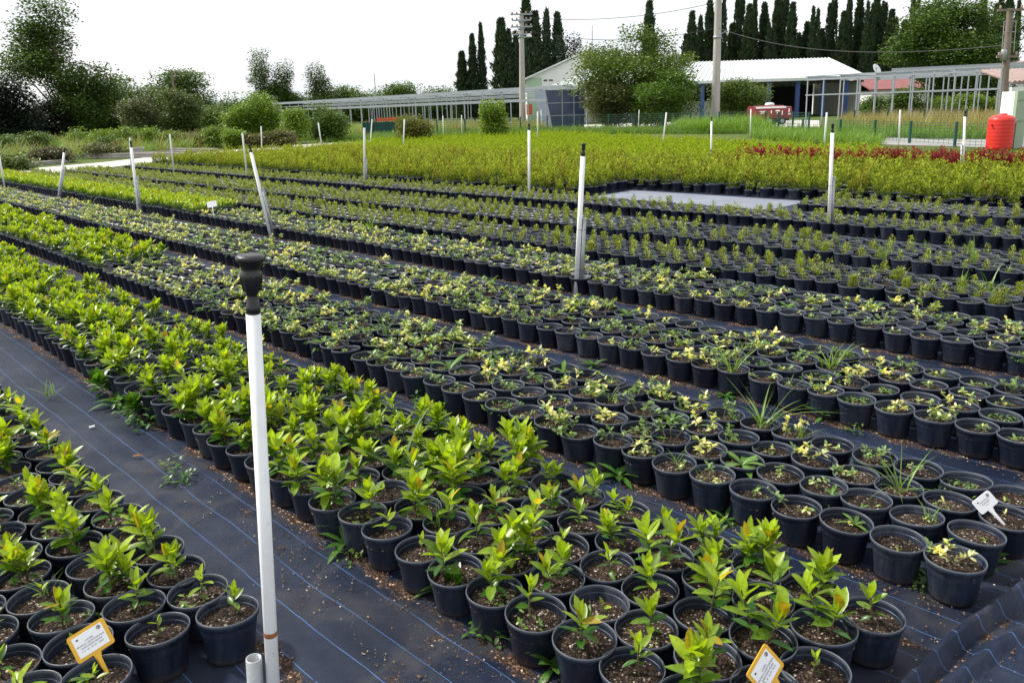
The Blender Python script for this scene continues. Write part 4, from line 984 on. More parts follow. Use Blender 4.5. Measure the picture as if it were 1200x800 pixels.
cl2 = [(587, 24, 17, 'first cypress of the cluster beside the insulator pole'), (596, 36, 18, 'broad cypress just left of the insulator pole'), (616, -6, 15, 'cypress rising right behind the insulator pole'), (627, 16, 15, 'cypress right of the insulator pole, greyish'), (641, 12, 14, 'cypress above the white barn roof, middle of its group'), (653, 17, 13, 'last tall cypress above the white barn roof'), (761, 4, 14, 'lone cypress top above the loose tree')]
for i, (x, y, w, l) in enumerate(cl2): cypress(x, y, 115, w + 3, [0, 1, 3, 0, 4, 3, 0][i], l, 'cypresses in the far screen')
tr('small_conifer', 'small layered conifer at the barn roof peak', 'tree', 667, 40, 112, 16, 1010, c1=(.012, .025, .014), c2=(.03, .05, .03), leaf=.5, ncl=40, shape='tall', base=.05, trunk=.1)
row = [(811, 16), (822, 20), (832, 3), (843, -8), (858, 30), (868, -6), (878, 8), (886, -2), (896, 6), (901, 28), (911, 2), (920, -4), (929, 6), (938, 40), (946, 28), (953, 10), (963, 36), (977, 0), (989, 16), (998, -10), (1008, -2), (1017, 4), (1028, -6), (1036, 4), (1045, 14), (1052, 22), (1060, 26), (1071, -8), (1153, 0), (1173, 0), (1184, -8), (1196, 2)]
for i, (x, y) in enumerate(row):
    where = 'above the right steel frames' if x > 1140 else 'behind the open shed'
    cypress(x, y, 128 + (i % 3) * 4, 15 + (i * 7) % 7, [0, 4, 3, 1, 0, 5][i % 6], f'dark cypress {ordinal(i + 1)} from the concrete pole side in the long screen', 'cypresses in the far screen')
# fill-in lower screen
for i, x in enumerate(range(804, 1084, 11)):
    cypress(x, 42 + (i * 37) % 26, 140, 26, [1, 2, 4, 5][i % 4], f'shorter dark cypress {ordinal(i + 1)} along the rear of the long screen', 'cypresses in the far screen')
for i, x in enumerate((594, 606, 632, 648, 660)):
    cypress(x, 52 + (i * 13) % 20, 122, 20, [1, 2, 4][i % 3], f'shorter dark cypress {ordinal(i + 1)} in the cluster behind the insulator pole', 'cypresses in the far screen')

# far low woods beyond everything
bw = [crown_mesh(1100 + i, [(0, 0, 1.4, 2.6, 2.6, 1.6), (1.5, .5, 1.0, 2, 2, 1.2), (-1.4, 0, 1.2, 2, 2, 1.4)], 40, .6, D1, M2, 22, .6)[0].mesh('far_wood', 'tree_leaf') for i in range(4)]
pts = []
for i in range(150): x = rng.uniform(-170, 150); pts.append((x, 175 + rng.uniform(-15, 40), -.2))
scatter('woods', bw, pts, rng.integers(0, 4, 150), U(0, 6.28, 150), U(1.0, 1.9, 150), 'low far woods along the horizon', 'woods')

# ------------------------------------------------------------------ grasses
ga = [grasstuft(1200 + i, 26, .55, .02, .10, (.11, .20, .03), .7)[0].mesh('grass_tuft', 'grass_blade') for i in range(4)]
gd = [grasstuft(1220 + i, 26, .95, .02, .12, (.30, .26, .12), .5)[0].mesh('grass_tuft', 'grass_blade') for i in range(3)]
gb = [grasstuft(1240 + i, 26, .75, .022, .12, (.16, .28, .045), .6)[0].mesh('grass_tuft', 'grass_blade') for i in range(3)]
def wfield(name, var, poly, n, smin, smax, lab, z=0.):
    P = np.array([gnd(x, y)[:2] if y > 0 else (x, -y) for x, y in poly]); lo, hi = P.min(0), P.max(0); Q = rng.uniform(lo, hi, (n * 4, 2)); ins = np.zeros(len(Q), bool); m = len(P)
    for i in range(m):
        a, c = P[i], P[(i + 1) % m]; ins ^= ((a[1] > Q[:, 1]) != (c[1] > Q[:, 1])) & (Q[:, 0] < (c[0] - a[0]) * (Q[:, 1] - a[1]) / (c[1] - a[1] + 1e-12) + a[0])
    Q = Q[ins][:n]; m = len(Q)
    scatter(name, var, np.hstack([Q, np.full((m, 1), z)]), rng.integers(0, len(var), m), U(0, 6.28, m), U(smin, smax, m), lab, 'grass')
wfield('grass', ga, [(380, 168), (640, 158), (900, 157), (1030, 166), (1030, 160), (900, 152), (640, 153), (440, 160)], 2600, .5, 1.1, 'tall green grass along the wire fence')
wfield('short_grass', ga, [(-200, 218), (0, 198), (200, 178), (420, 163), (420, 159), (200, 172), (0, 188), (-200, 204)], 3000, .12, .3, 'short grass verge beside the gravel path')
wfield('dry_grass', gd, [(1000, 158), (1170, 163), (1230, 166), (1230, 146), (1100, 143), (985, 146)], 1100, .7, 1.4, 'tall dry yellow grass under the steel frames')
wfield('wild_grass', gb, [(985, 161), (1200, 165), (1200, 155), (985, 150)], 900, .6, 1.1, 'green wild grass under the dry stalks')
wfield('bright_grass', gb, [(880, 163), (960, 170), (1030, 172), (1030, 166), (960, 159), (880, 156)], 420, .5, 1., 'bright tall grass between the bronze seedlings and the wire fence')
wfield('field_grass', gb + gd[:1], [(-150, 201), (100, 186), (290, 171), (420, 160), (500, 156), (500, 151), (300, 157), (0, 166), (-150, 172)], 5200, .5, 1.5, 'tall wild grass and weeds beyond the path')
wfield('reed_grass', gb, [(790, 156), (900, 157), (890, 150), (800, 150)], 500, .9, 1.6, 'tall pale reeds around the concrete pole foot')
wfield('frame_grass', gd + gb, [(480, 157), (640, 154), (640, 148), (480, 151)], 900, .6, 1.3, 'dry and green grass behind the wire fence')

# ------------------------------------------------------------------ poles and wires
def pole(name, label, x, ytop, ybase, r0, r1, mat, x_base=None, pt=None):
    B = gnd(x_base or x, ybase); T = at(x, ytop, B[1]); t = thing(name, label, 'pole', tuple(B), 0)
    b = MB(); b.tube([(0, 0, -.3), tuple((T - B) * .5), tuple(T - B)], [r0, (r0 + r1) / 2, r1], 14); part('shaft', b, mat, t)
    return t, B, T - B
t, B1_, A1_ = pole('utility_pole', 'concrete utility pole with stacked insulator arms and a lamp', 611, 16, 150.5, .30, .19, 'concrete', 612.5)
for k, z in enumerate((.99, .94, .885, .82)):
    b = MB(); c = A1_ * z; b.box(tuple(c + np.array([0, -.22, 0])), (1.9 - .25 * (k % 2), .1, .12)); a = part('crossarm', b, 'steel', t)
    for sx in (-.8, -.4, .4, .8):
        b = MB(); b.lathe([(0, 0), (.07, 0), (.09, .06), (.05, .1), (.07, .16), (0, .18)], 10, tuple(c + np.array([sx, -.22, .06]))); part('insulator', b, 'porcelain', a)
for z in (.93, .87, .80):
    b = MB(); b.lathe([(.2, -.06), (.27, -.06), (.27, .06), (.2, .06)], 14, tuple(A1_ * z)); part('clamp', b, 'steel', t)
b = MB(); b.lathe([(0, .3), (.12, .26), (.25, .1), (.27, 0), (0, 0)], 14, tuple(A1_ * .79 + np.array([.62, -.25, .05]))); b.tube([tuple(A1_ * .79), tuple(A1_ * .79 + np.array([.6, -.25, .12]))], .03, 6); part('lamp', b, 'label_white', t)
b = MB(); b.box((.62, -.35, 1.6), (.5, .35, .9)); part('meter_box', b, 'orange_plastic', t)
t, B2_, A2_ = pole('utility_pole', 'tall plain concrete pole leaning slightly beside the round tree', 843, -40, 146, .36, .23, 'concrete', 838)
b = MB(); b.lathe([(.27, -.1), (.33, -.1), (.33, .1), (.27, .1)], 14, tuple(A2_ * .56)); b.tube([tuple(A2_ * .565), tuple(A2_ * .58 + np.array([.7, -.2, .25]))], .05, 6); part('bracket', b, 'steel', t)
b = MB(); b.box(tuple(A2_ * .83 + np.array([.2, -.4, 0])), (1.2, .12, .14)); part('crossarm', b, 'steel', t)
t, B3_, A3_ = pole('power_pole', 'wooden power pole with crossarms and transformer above the red tank', 1184, 10, 160, .17, .12, 'wood_pole', 1172)
for z, w in ((.985, 1.1), (.63, .9)):
    b = MB(); b.box(tuple(A3_ * z + np.array([-.05, -.14, 0])), (w, .08, .09)); a = part('crossarm', b, 'wood_pole', t)
    for sx in (-.45, 0.35):
        b = MB(); b.lathe([(0, 0), (.035, 0), (.05, .05), (.03, .08), (.045, .13), (0, .15)], 10, tuple(A3_ * z + np.array([sx * w, -.14, .045]))); part('insulator', b, 'porcelain', a)
b = MB()
for sx in (-.27, .22): b.tube([tuple(A3_ * .9 + np.array([sx, -.1, 0])), tuple(A3_ * .66 + np.array([sx, -.1, 0]))], .018, 6)
for z in (.9, .82, .74): b.box(tuple(A3_ * z + np.array([-.02, -.1, 0])), (.52, .03, .03))
part('bracket_frame', b, 'galv', t)
b = MB(); b.lathe([(0, .45), (.1, .44), (.12, .4), (.12, 0), (0, 0)], 12, tuple(A3_ * .60 + np.array([-.20, -.12, 0]))); part('transformer', b, 'galv', t)
b = MB(); b.tube([tuple(A3_ * .55 + np.array([-.14, -.02, 0])), tuple(A3_ * .1 + np.array([-.14, -.02, 0]))], .05, 8); part('conduit', b, 'galv', t)
def wire(label, p, q, sag):
    t = np.linspace(0, 1, 24)[:, None]; P = np.array(p) * (1 - t) + np.array(q) * t; P[:, 2] -= sag * 4 * (t * (1 - t))[:, 0]
    b = MB(); b.tube(P, .022, 5); tag(link('overhead_wire', b.mesh('overhead_wire', 'wire')), label, 'wire')
wire('overhead wire sagging from tall concrete pole to wooden power pole', B2_ + A2_ * .62, B3_ + A3_ * .72, .9)
wire('upper overhead wire between the two concrete poles', B1_ + A1_ * .94 + np.array([.8, -.2, .2]), B2_ + A2_ * .78, .6)
wire('lower overhead wire between the two concrete poles', B1_ + A1_ * .82 + np.array([.8, -.2, .2]), B2_ + A2_ * .62, .8)
for x, yt, yb, dd, lab, cat in ((438.5, 86, 112, 118, 'thin bare mast above the far steel frames', 'mast'), (694, 30, 70, 110, 'thin antenna mast behind the barn roof', 'mast')):
    g, h, _ = place(x, yt, dd); b = MB(); b.tube([(0, 0, 0), (0, 0, h)], [.09, .05], 6); o = tag(link('mast', b.mesh('mast', 'steel')), lab, cat); o.location = g
g, h, _ = place(201, 82, 70); b = MB(); b.tube([(0, 0, 0), (0, 0, h)], [.12, .08], 8); o = tag(link('wooden_post', b.mesh('wooden_post', 'wood_pole')), 'thin dark wooden post among the broad dark trees', 'pole'); o.location = g

# ------------------------------------------------------------------ buildings
# barn with white gable
Yb = 104; p0, p1 = at(617, 93, Yb), at(735, 93, Yb); ap = at(690, 61, Yb); hx = p1[0] - p0[0]; ez, az_ = p0[2], ap[2]
t = thing('barn', 'white barn with sloping roof edge and pale green corner behind the steel frames', 'building', (p0[0], Yb, 0), 0)
b = MB(); b.prism([(0, 0, 0), (hx, 0, 0), (hx, 0, ez), (ap[0] - p0[0], 0, az_), (0, 0, ez)], (0, 16, 0)); part('wall', b, 'wall_white', t)
b = MB(); b.box((.95, -.06, ez / 2), (1.9, .08, ez + .3)); part('corner_panel', b, 'wall_green', t)
b = MB(); ax = ap[0] - p0[0]
for (x0, z0), (x1, z1) in (((-.6, ez - .25), (ax, az_ + .12)), ((ax, az_ + .12), (hx + .6, ez - .25))):
    b.prism([(x0, -.5, z0), (x1, -.5, z1), (x1, -.5, z1 + .22), (x0, -.5, z0 + .22)], (0, 17, 0))
part('roof', b, 'roof_white', t)
for k in range(2):
    b = MB(); b.box((2.4 + k * .7, -.05, ez * .96), (.45, .08, .16)); part('vent', b, 'dark_interior', t)
# open shed
Ys = 84; eL, eR = at(646, 95.5, Ys), at(1017, 93.5, Ys); ez = (eL[2] + eR[2]) / 2; rl, rr_ = at(712, 66, Ys + 7), at(972, 78, Ys + 7); rz = (rl[2] + rr_[2]) / 2
t = thing('open_shed', 'long open-fronted shed with white metal roof and blue columns', 'building', (eL[0], Ys, 0), 0)
W = eR[0] - eL[0]; xl, xr = rl[0] - eL[0], rr_[0] - eL[0]; dz = rz - ez
b = MB(); v = [(0, 0, ez), (W, 0, ez), (xr, 7, rz), (xl, 7, rz), (0, 14, ez), (W, 14, ez)]
for q in ((0, 1, 2, 3), (3, 2, 5, 4)): b.add([v[i] for i in q], [(0, 1, 2, 3)], smooth=False)
b.add([v[1], v[5], v[2]], [(0, 1, 2)], smooth=False)
b.prism([(0, -.02, ez - .28), (W, -.02, ez - .28), (W, -.02, ez), (0, -.02, ez)], (0, .1, 0))
ns = 64
for k in range(ns):
    q = (k + .5) / ns; a = np.array([W * q, 0, ez + .03]); c = np.array([xl + (xr - xl) * q, 7, rz + .03]); b.prism([a + [-.03, 0, 0], a + [.03, 0, 0], c + [.03, 0, 0], c + [-.03, 0, 0]], (0, 0, .05))
part('roof', b, 'roof_white', t)
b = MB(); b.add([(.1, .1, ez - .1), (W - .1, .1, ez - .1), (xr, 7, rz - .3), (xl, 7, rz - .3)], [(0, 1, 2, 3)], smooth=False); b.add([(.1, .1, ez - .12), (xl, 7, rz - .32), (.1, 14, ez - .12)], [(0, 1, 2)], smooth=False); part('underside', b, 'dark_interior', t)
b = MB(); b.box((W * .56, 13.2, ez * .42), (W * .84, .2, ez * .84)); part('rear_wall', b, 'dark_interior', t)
b = MB(); b.box((W - .4, 7.2, ez * .45), (.15, 13, ez * .9)); part('end_wall', b, 'wall_white', t)
b = MB()
for k in range(14): b.box((1.5 + k * (W - 2) / 14, .6, ez - .45), (.14, .14, .6))
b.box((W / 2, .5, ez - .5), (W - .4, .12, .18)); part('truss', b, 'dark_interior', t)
for x in (672, 824, 902, 936, 966, 993):
    px = at(x, 120, Ys)[0] - eL[0]; b = MB(); b.box((px, .55, (ez - .3) / 2), (.42, .3, ez - .3)); part('column', b, 'blue_paint', t)
for xa, xb, hh in ((690, 750, .42), (808, 880, .48)):
    xa, xb = at(xa, 120, Ys)[0] - eL[0], at(xb, 120, Ys)[0] - eL[0]; b = MB(); b.box(((xa + xb) / 2, 5, ez * hh / 2), (xb - xa, .2, ez * hh)); part('partition', b, 'wall_white', t)
# stacked glazing panels
g = gnd(662, 150); Yg = g[1]; a, c2 = at(637, 106, Yg), at(682, 106, Yg)
t = thing('glazing_stack', 'leaning stack of bluish glazing panels before the barn', 'panels', (at(640, 150, Yg)[0], Yg, 0), 0)
hz = a[2]; w = c2[0] - a[0]
b = MB(); b.prism([(.55, 0, .02), (w, 0, .02), (w + .1, 0, hz), (.0, 0, hz)], (0, .5, 0)); part('glass_panel', b, 'glass_dark', t)
b = MB(); b.prism([(-.9 + .5, -.1, .02), (.52, -.02, .02), (-.02, -.02, hz), (-.95, -.1, hz * .99)], (0, .1, 0)); part('pale_panel', b, 'glass_pale', t)
b = MB()
for q in (.33, .66): b.box((w * .52, -.03, hz * q), (w * .95, .03, .06))
for q in (.36, .7): b.box((.35 + w * q * .9, -.034, hz / 2), (.06, .03, hz * .96))
part('batten', b, 'steel', t)

# steel greenhouse frames
def frame_run(label, A, Bp, depth, n, h, beams, rows=1):
    A, Bp = np.array(A), np.array(Bp); t = thing('greenhouse_frame', label, 'steel frame', (A[0], A[1], 0), 0); d = (Bp - A)[:2]; L = np.linalg.norm(d); d /= L; pd = np.array([-d[1], d[0]]); 
    if pd[1] < 0: pd = -pd
    for r_ in range(rows):
        for k in range(n):
            q = A[:2] * 0 + d * L * k / (n - 1) + pd * depth * r_; b = MB(); b.box((q[0], q[1], h / 2), (.068, .068, h), math.atan2(d[1], d[0])); part('post', b, 'steel', t)
        for z, s in beams:
            q = d * L / 2 + pd * depth * r_; b = MB(); b.box((q[0], q[1], z), (L + .2, .12, s), math.atan2(d[1], d[0])); part('beam', b, 'steel', t)
    if rows > 1:
        for k in range(0, n, 2):
            q = d * L * k / (n - 1) + pd * depth * (rows - 1) / 2; b = MB(); b.box((q[0], q[1], h - .1), (.1, depth * (rows - 1), .14), math.atan2(d[1], d[0])); part('crossbar', b, 'steel', t)
    return t
A = at(320, 124, 128); Bq = at(668, 101, 72)
frame_run('long row of grey steel greenhouse frames with double gutters before the cypresses', A, Bq, 5, 22, 3.6, ((3.5, .30), (2.5, .16), (2.95, .08)), 3)
A = at(432, 128, 84); Bq = at(640, 128, 62)
frame_run('lower grey steel frame in front of the long greenhouse frames', A, Bq, 3, 14, 2.35, ((2.3, .16),), 1)
A = at(947, 90, 57); Bq = at(1172, 84, 47)
frame_run('grey steel greenhouse frame standing in the dry grass', A, Bq, 4.5, 11, 3.35, ((3.3, .07), (3.08, .11), (2.05, .08)), 3)
A = at(1046, 90, 66); Bq = at(1230, 84, 60)
frame_run('farther steel gutter frame under the walnut trees', A, Bq, 4, 8, 3.9, ((3.8, .35),), 1)
# low houses on the right
def house(label, x0, x1, ye, yr, dist, wall, roof, deep=8, name='house'):
    a, c, e = at(x0, ye, dist), at(x1, ye, dist), at(x0, yr, dist); t = thing(name, label, 'building', (a[0], dist, 0), 0); w = c[0] - a[0]; h = a[2]
    b = MB(); b.prism([(0, 0, 0), (w, 0, 0), (w, 0, h), (0, 0, h)], (0, deep, 0)); part('wall', b, wall, t)
    b = MB(); dz = e[2] - h; b.prism([(-.4, -.5, h - .05), (-.4, deep / 2, h + dz), (-.4, deep + .5, h - .05), (-.4, deep + .5, h + .1), (-.4, deep / 2, h + dz + .15), (-.4, -.5, h + .1)], (w + .8, 0, 0)); part('roof', b, roof, t)
    b = MB(); b.box((w * .3, -.03, h * .45), (w * .12, .06, h * .3)); wn = part('window', b, 'glass_dark', t); b = MB(); b.box((w * .3, -.07, h * .28), (w * .14, .05, .1)); part('sill', b, 'concrete', wn)
    b = MB(); b.box((w * .65, -.03, h * .35), (w * .1, .06, h * .7)); part('door', b, 'weathered_wood', t)
    return t
house('low house with a dull red roof behind the right steel frames', 1022, 1086, 106, 93, 92, 'wall_white', 'red_roof')
house('low white-roofed house behind the lime bush', 1128, 1176, 110, 95, 88, 'wall_white', 'roof_white')
house('pale-roofed house behind the wooden power pole', 1176, 1240, 88, 72, 80, 'wall_white', 'tile_roof')
house('long low shed with white roof behind the satellite dish', 1004, 1060, 108, 88, 100, 'wall_white', 'roof_white', 6, 'shed')
# satellite dish and flag
g, h, _ = place(1027, 84, 88); t = thing('satellite_dish', 'white satellite dish on a post above the red roof', 'dish', tuple(g))
b = MB(); b.tube([(0, 0, 0), (0, 0, h)], .05, 6); part('post', b, 'steel', t)
q = np.array(Matrix.Rotation(R(62), 3, 'X') @ Matrix.Rotation(R(-40), 3, 'Y')); b = MB(); b.lathe([(0, -.16), (.35, -.1), (.62, .02), (.64, .02), (.62, .05), (.35, -.06), (0, -.12)], 20, (0, -.1, h + .2), axis=np.array(Matrix.Rotation(R(35), 3, 'Z') @ Matrix.Rotation(R(65), 3, 'X'))); part('dish', b, 'label_white', t)
b = MB(); b.tube([(0, -.1, h - .3), (-.35, -.7, h + .3)], .025, 5); b.box((-.35, -.7, h + .3), (.12, .12, .12)); part('receiver_arm', b, 'steel', t)
for k, (x, lab) in enumerate(((1091, 'white flag pole flying a small red flag'), (1094.5, 'bare white flag pole beside the flagged one'))):
    g, h, _ = place(x, 69, 72 + k); t = thing('flag_pole', lab, 'flag', tuple(g)); b = MB(); b.tube([(0, 0, 0), (0, 0, h)], .05, 6); part('pole', b, 'label_white', t)
    b = MB(); b.lathe([(0, .12), (.07, .06), (0, 0)], 8, (0, 0, h)); part('finial', b, 'label_white', t)
    if k == 0:
        b = MB(); nx, nz = 8, 6; vv = [(-.05 - .30 * i / (nx - 1), .06 * math.sin(i * 1.1), h - .15 - .95 * j / (nz - 1) - .35 * i / (nx - 1)) for i in range(nx) for j in range(nz)]
        b.add(vv, [(i * nz + j, i * nz + j + 1, (i + 1) * nz + j + 1, (i + 1) * nz + j) for i in range(nx - 1) for j in range(nz - 1)]); fl = part('flag', b, 'flag_red', t)
        b = MB(); 
        th = np.linspace(R(40), R(320), 14)
        for q0, q1 in zip(th[:-1], th[1:]):
            P = lambda r_, q_, o_: (-.2 + o_ + r_ * .5 * math.cos(q_), -.075, h - .75 + r_ * math.sin(q_))
            b.add([P(.16, q0, 0), P(.16, q1, 0), P(.12, q1, -.02), P(.12, q0, -.02)], [(0, 1, 2, 3)], smooth=False)
        part('crescent', b, 'label_white', fl)
# red barrel-shaped tank
B = gnd(1170, 176); Yt = B[1]; hz = at(1172, 134, Yt)[2]; rad = 14.2 / FPX * Yt * .98
t = thing('water_tank', 'bright red plastic tank standing beside the green panel hut', 'tank', (at(1170, 176, Yt)[0], Yt, 0), 0)
prof = [(0, 0), (rad * .86, 0), (rad * .93, .04)]
for q in np.linspace(.05, .82, 24): prof.append((rad * (.955 + .03 * math.sin(q * 3) + .012 * math.cos(q * 60)), hz * q))
for q in np.linspace(0, PI / 2, 8): prof.append((rad * (.22 + .76 * math.cos(q)), hz * (.83 + .155 * math.sin(q))))
prof += [(rad * .2, hz * .985), (0, hz * .985)]
b = MB(); b.lathe(prof, 32); part('body', b, 'red_plastic', t)
b = MB(); b.lathe([(0, hz * 1.02), (rad * .24, hz * 1.02), (rad * .27, hz * 1.0), (rad * .27, hz * .975), (0, hz * .975)], 20, (rad * .1, 0, 0)); part('lid', b, 'red_plastic', t)
b = MB(); b.tube([(-rad * .9, -.1, hz * .72), (-rad * 1.12, -.14, hz * .72)], .035, 8); part('outlet', b, 'red_plastic', t)
# green panel hut at the frame edge
Yp = Yt * 1.02; a, c, e = at(1185, 177, Yp), at(1200, 177, Yp), at(1190, 107, Yp)
t = thing('panel_hut', 'pale green metal panel hut with white side at the frame edge', 'hut', (a[0], Yp, 0), 0)
w = c[0] - a[0]; b = MB(); b.box((w * .42, .08, e[2] / 2), (w * .84, .16, e[2])); part('door', b, 'door_green', t)
b = MB(); b.box((w * .84 + 1.2, .74, e[2] / 2), (2.4, 1.4, e[2] * .99)); part('wall', b, 'wall_white', t)
b = MB(); b.box((w * .42, -.02, e[2] * .5), (w * .7, .03, .05)); b.box((w * .42, -.02, e[2] * .86), (w * .7, .03, .05)); part('rail', b, 'door_green', t)
a, c = at(1178, 95, 40), at(1260, 92, 40); t = thing('canopy', 'dark tiled lean-to roof on a beam behind the panel hut', 'canopy', (a[0], 40, 0), 0); w = c[0] - a[0]
b = MB()
for k in range(16): b.tube([(w * (k + .5) / 16, -.6, a[2] - .1), (w * (k + .5) / 16, 2.2, a[2] + .55)], .5 * w / 16, 8)
part('tiles', b, 'tile_roof', t)
b = MB(); b.box((w / 2, -.5, a[2] - .42), (w, .15, .22)); part('beam', b, 'wall_white', t)
for k in (.05, .95):
    b = MB(); b.box((w * k, 0, (a[2] - .5) / 2), (.16, .16, a[2] - .5)); part('post', b, 'weathered_wood', t)

# red tank trailer
B = gnd(905, 146.5); Yv = B[1]; t = thing('tank_trailer', 'red tank trailer with white markings parked before the open shed', 'vehicle', (at(884, 146, Yv)[0], Yv, 0), 0)
s = Yv / FPX; Lv = 43 * s; z0, z1 = 7.5 * s, 21.5 * s
sec = [(0, z0), (.10, z0 - .05), (1.9, z0 - .05), (2.0, z0), (2.05, (z0 + z1) / 2), (1.9, z1 - .12), (1.6, z1), (.4, z1), (.1, z1 - .12), (-.05, (z0 + z1) / 2)]
b = MB(); b.prism([(0, y, z) for y, z in sec], (Lv * .80, 0, 0)); part('tank', b, 'red_paint', t)
b = MB(); b.prism([(Lv * .805, y * .94 + .06, z if z < z1 - .05 else z - .1) for y, z in sec], (Lv * .19, 0, 0)); part('end_cabinet', b, 'red_paint', t)
b = MB(); b.box((Lv * .42, -.055, z1 - .13), (Lv * .8, .03, .12)); part('stripe', b, 'label_white', t)
b = MB()
for x, z, w_, h_ in ((.20, .55, .45, .07), (.19, .42, .3, .06), (.43, .5, .08, .2), (.6, .58, .3, .1), (.61, .4, .22, .07), (.72, .42, .06, .3), (.90, .58, .07, .3), (.91, .3, .2, .08)):
    b.box((Lv * x, -.075, z0 + (z1 - z0) * z), (w_, .02, h_))
part('marking', b, 'label_white', t)
b = MB(); b.lathe([(0, .22), (.28, .2), (.35, .1), (.35, 0), (0, 0)], 14, (Lv * .5, 1, z1)); part('hatch', b, 'label_white', t)
b = MB(); b.box((Lv * .5, 1, z0 - .14), (Lv * .96, 1.1, .16)); part('chassis', b, 'black_plastic', t)
for x in (.42, .74):
    for yy in (.08, 1.9):
        b = MB(); rw = 4.4 * s; Mx = np.array(Matrix.Rotation(PI / 2, 3, 'X')); b.lathe([(rw * .55, -.11), (rw * .9, -.12), (rw, -.07), (rw, .07), (rw * .9, .12), (rw * .55, .11)], 22, (Lv * x, yy, rw), axis=Mx); wh = part('wheel', b, 'tyre', t)
        b = MB(); b.lathe([(0, .05), (rw * .3, .06), (rw * .56, .10), (rw * .56, -.1), (0, -.05)], 18, (Lv * x, yy, rw), axis=Mx); part('rim', b, 'galv', wh)

# ------------------------------------------------------------------ fences, netting, boards, pots in the distance
def fence(label, pts, h, npost, name='wire_fence'):
    P = [np.array(gnd(x, y)) for x, y in pts]; t = thing(name, label, 'fence', tuple(P[0]), 0); seg = [np.linalg.norm(b_ - a_) for a_, b_ in zip(P[:-1], P[1:])]; tot = sum(seg)
    def pt(d):
        for a_, b_, s_ in zip(P[:-1], P[1:], seg):
            if d <= s_ + 1e-9: return a_ + (b_ - a_) * d / s_
            d -= s_
        return P[-1]
    for k in range(npost):
        q = pt(tot * k / (npost - 1)) - P[0]; b = MB(); b.box((q[0], q[1], h / 2), (.08, .08, h)); part('post', b, 'green_steel', t)
    b = MB(); n = int(tot / .9)
    for z in np.linspace(.1, h - .05, 8): b.tube([tuple(pt(tot * k / n) - P[0] + np.array([0, 0, z])) for k in range(n + 1)], .008, 4, cap=False)
    for k in range(int(tot / .28)):
        q = pt(tot * k / int(tot / .28)) - P[0]; b.tube([(q[0], q[1], .05), (q[0], q[1], h - .05)], .006, 4, cap=False)
    part('wire_mesh', b, 'green_steel', t)
fence('green wire fence on dark green posts before the frames and the shed', [(478, 163), (563, 158), (640, 154), (700, 152), (800, 152), (885, 152.5), (947, 158.5)], 1.15, 17)
fence('green wire fence section along the grey road on the right', [(940, 160.5), (1000, 163), (1085, 169.5), (1185, 176)], .85, 6)
fence('short green wire fence in the dry grass by the steel posts', [(1000, 151.5), (1061, 153.5), (1130, 156)], 1.1, 4)
def box_thing(name, label, cat, x, ytop, ybase, w, mat, d=.4, parts=None):
    B = gnd(x, ybase); h = at(x, ytop, B[1])[2]; W = w / FPX * B[1]; t = thing(name, label, cat, tuple(B), 0); b = MB()
    nb = max(3, int(W / .9))
    b.box((0, 0, h / 2), (W, .03, h)); part('net', b, mat, t)
    for k in range(nb + 1):
        b = MB(); b.box((-W / 2 + W * k / nb, -.05, h / 2 + .05), (.07, .07, h + .1)); part('post', b, 'green_steel', t)
    return t
box_thing('net_screen', 'dark green netting screen beside the orange-topped bush', 'screen', 455, 143, 159, 56, 'green_net')
g, h, _ = place(454, 140, 48); t = thing('crate_row', 'flat orange plastic tray along the top of green netting', 'tray', (g[0], 48, h), 0); t.name = 'plastic_tray'
b = MB(); b.box((0, .2, -.05), (1.25, .5, .10)); part('base', b, 'orange_plastic', t); b = MB(); b.box((0, -.05, .04), (1.25, .04, .1)); b.box((0, .45, .04), (1.25, .04, .1)); part('side', b, 'orange_plastic', t)
# black nursery pots near the young tree
for k in range(9):
    x = 345 + k * 6.2; g = gnd(x, 164.5 - k * .25); o = thing('nursery_pot', f'big black nursery pot {ordinal(k + 1)} from the thin sapling side by far trees', 'pot', tuple(g), 0, 'big black pots by the far trees'); 
    b = MB(); b.lathe([(0, 0), (.13, 0), (.17, .3), (.185, .3), (.185, .34), (.165, .34), (.16, .28), (0, .28)], 16); part('pot', b, 'black_plastic', o)
    b = MB(); f, s_ = weedmat(1300 + k, 40, .15, .08, .35, (.15, .18, .05)); f2 = part('plant', f, 'leaf', o); f2.location[2] = .28
# weathered boards
for i, (x0, y0, x1, y1, th, lab) in enumerate([(82, 186, 228, 184, .22, 'long grey weathered board stack nearest the gravel path'), (150, 177, 258, 178, .18, 'grey weathered boards behind the nearest stack'), (160, 182, 232, 179.5, .16, 'pale bleached board lying across the others'), (20, 196, 76, 191, .16, 'short grey board by the dead bush'), (0, 178, 40, 178, .2, 'grey board low in the weeds at frame edge')]):
    a, c = gnd(x0, y0), gnd(x1, y1); L = np.linalg.norm(c - a); t = thing('board_stack', lab, 'boards', tuple((a + c) / 2), math.atan2((c - a)[1], (c - a)[0]))
    for k in range(3):
        b = MB(); b.box((rng.uniform(-.1, .1), rng.uniform(-.1, .1), th * (k + .5) / 3), (L * rng.uniform(.85, 1), .55 - .08 * k, th / 3 - .012), rng.uniform(-.01, .01)); part('board', b, 'weathered_wood', t)
g = gnd(163, 183); t = thing('stone_block', 'dark stone block at the end of the board stack', 'block', tuple(g)); b = MB(); b.box((0, 0, .17), (.45, .4, .34), .3); b.box((.05, 0, .38), (.5, .44, .06), .3); part('block', b, 'concrete', t); b = MB(); b.box((.02, .02, .43), (.3, .26, .03), .2); part('slab', b, 'weathered_wood', t)
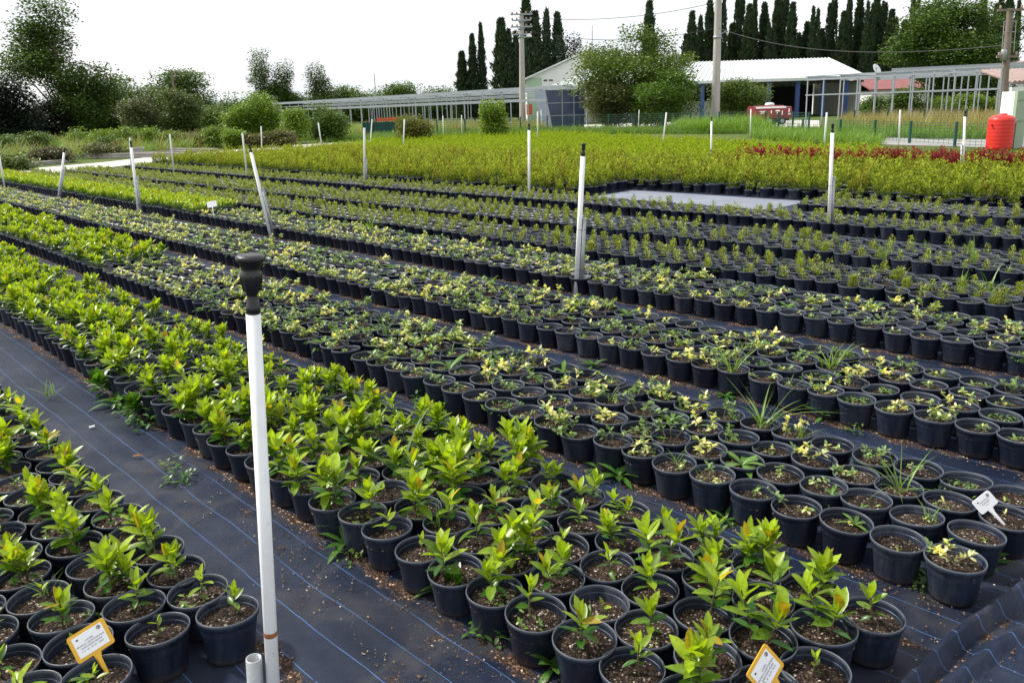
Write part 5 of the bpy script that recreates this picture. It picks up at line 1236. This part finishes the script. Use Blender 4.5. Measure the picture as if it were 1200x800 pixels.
g = gnd(272, 168); t = tag(link('stone', (lambda q: (q.lathe([(0, .3), (.2, .28), (.4, .16), (.42, .05), (.3, 0), (0, 0)], 9), q)[1])(MB()).mesh('stone', 'concrete')), 'grey flat stone in the grass behind the far risers', 'stone'); t.location = g

# ------------------------------------------------------------------ light and sky
SUN_EL, SUN_AZ = R(48), R(-68)          # azimuth from +Y towards +X
wd = bpy.data.worlds.new('World'); scene.world = wd; wd.use_nodes = True; nt = wd.node_tree; nt.nodes.clear()
sky = nt.nodes.new('ShaderNodeTexSky'); sky.sky_type = 'NISHITA'; sky.sun_disc = False; sky.sun_elevation = SUN_EL; sky.sun_rotation = SUN_AZ; sky.dust_density = 3; sky.air_density = 1
bg1 = N(nt, 'ShaderNodeBackground', Strength=.10); nt.links.new(sky.outputs[0], bg1.inputs[0])
tc = N(nt, 'ShaderNodeTexCoord'); mpn = N(nt, 'ShaderNodeMapping'); mpn.inputs['Scale'].default_value = (1, 1, 3.5); nt.links.new(tc.outputs['Generated'], mpn.inputs[0])
cn = noise(nt, 2.2, 7, mpn.outputs[0], .6); cr = ramp(nt, [(.35, (.88, .93, 1.0)), (.6, (1.0, 1.0, 1.0))]); nt.links.new(cn.outputs[0], cr.inputs[0])
bg2 = N(nt, 'ShaderNodeBackground', Strength=1.0); nt.links.new(cr.outputs[0], bg2.inputs[0])
cf = ramp(nt, [(.3, (.72,) * 3), (.6, (.95,) * 3)]); nt.links.new(cn.outputs[0], cf.inputs[0])
mx = N(nt, 'ShaderNodeMixShader'); nt.links.new(cf.outputs[0], mx.inputs[0]); nt.links.new(bg1.outputs[0], mx.inputs[1]); nt.links.new(bg2.outputs[0], mx.inputs[2])
ow = N(nt, 'ShaderNodeOutputWorld'); nt.links.new(mx.outputs[0], ow.inputs[0])
sl = bpy.data.lights.new('sun', 'SUN'); sl.energy = 4.1; sl.angle = R(5); sl.color = (1, .95, .86)
so = bpy.data.objects.new('sun', sl); C.objects.link(so)
d = Vector((math.sin(SUN_AZ) * math.cos(SUN_EL), math.cos(SUN_AZ) * math.cos(SUN_EL), math.sin(SUN_EL)))
so.rotation_euler = (-d).to_track_quat('-Z', 'Y').to_euler(); so.location = d * 50

scene.view_settings.view_transform = 'Standard'; scene.view_settings.look = 'None'; scene.view_settings.exposure = .34; scene.view_settings.gamma = 1
scene.render.engine = 'CYCLES'
try:
    scene.cycles.max_bounces = 6; scene.cycles.transmission_bounces = 3; scene.cycles.diffuse_bounces = 3; scene.cycles.use_denoising = True
except Exception: pass
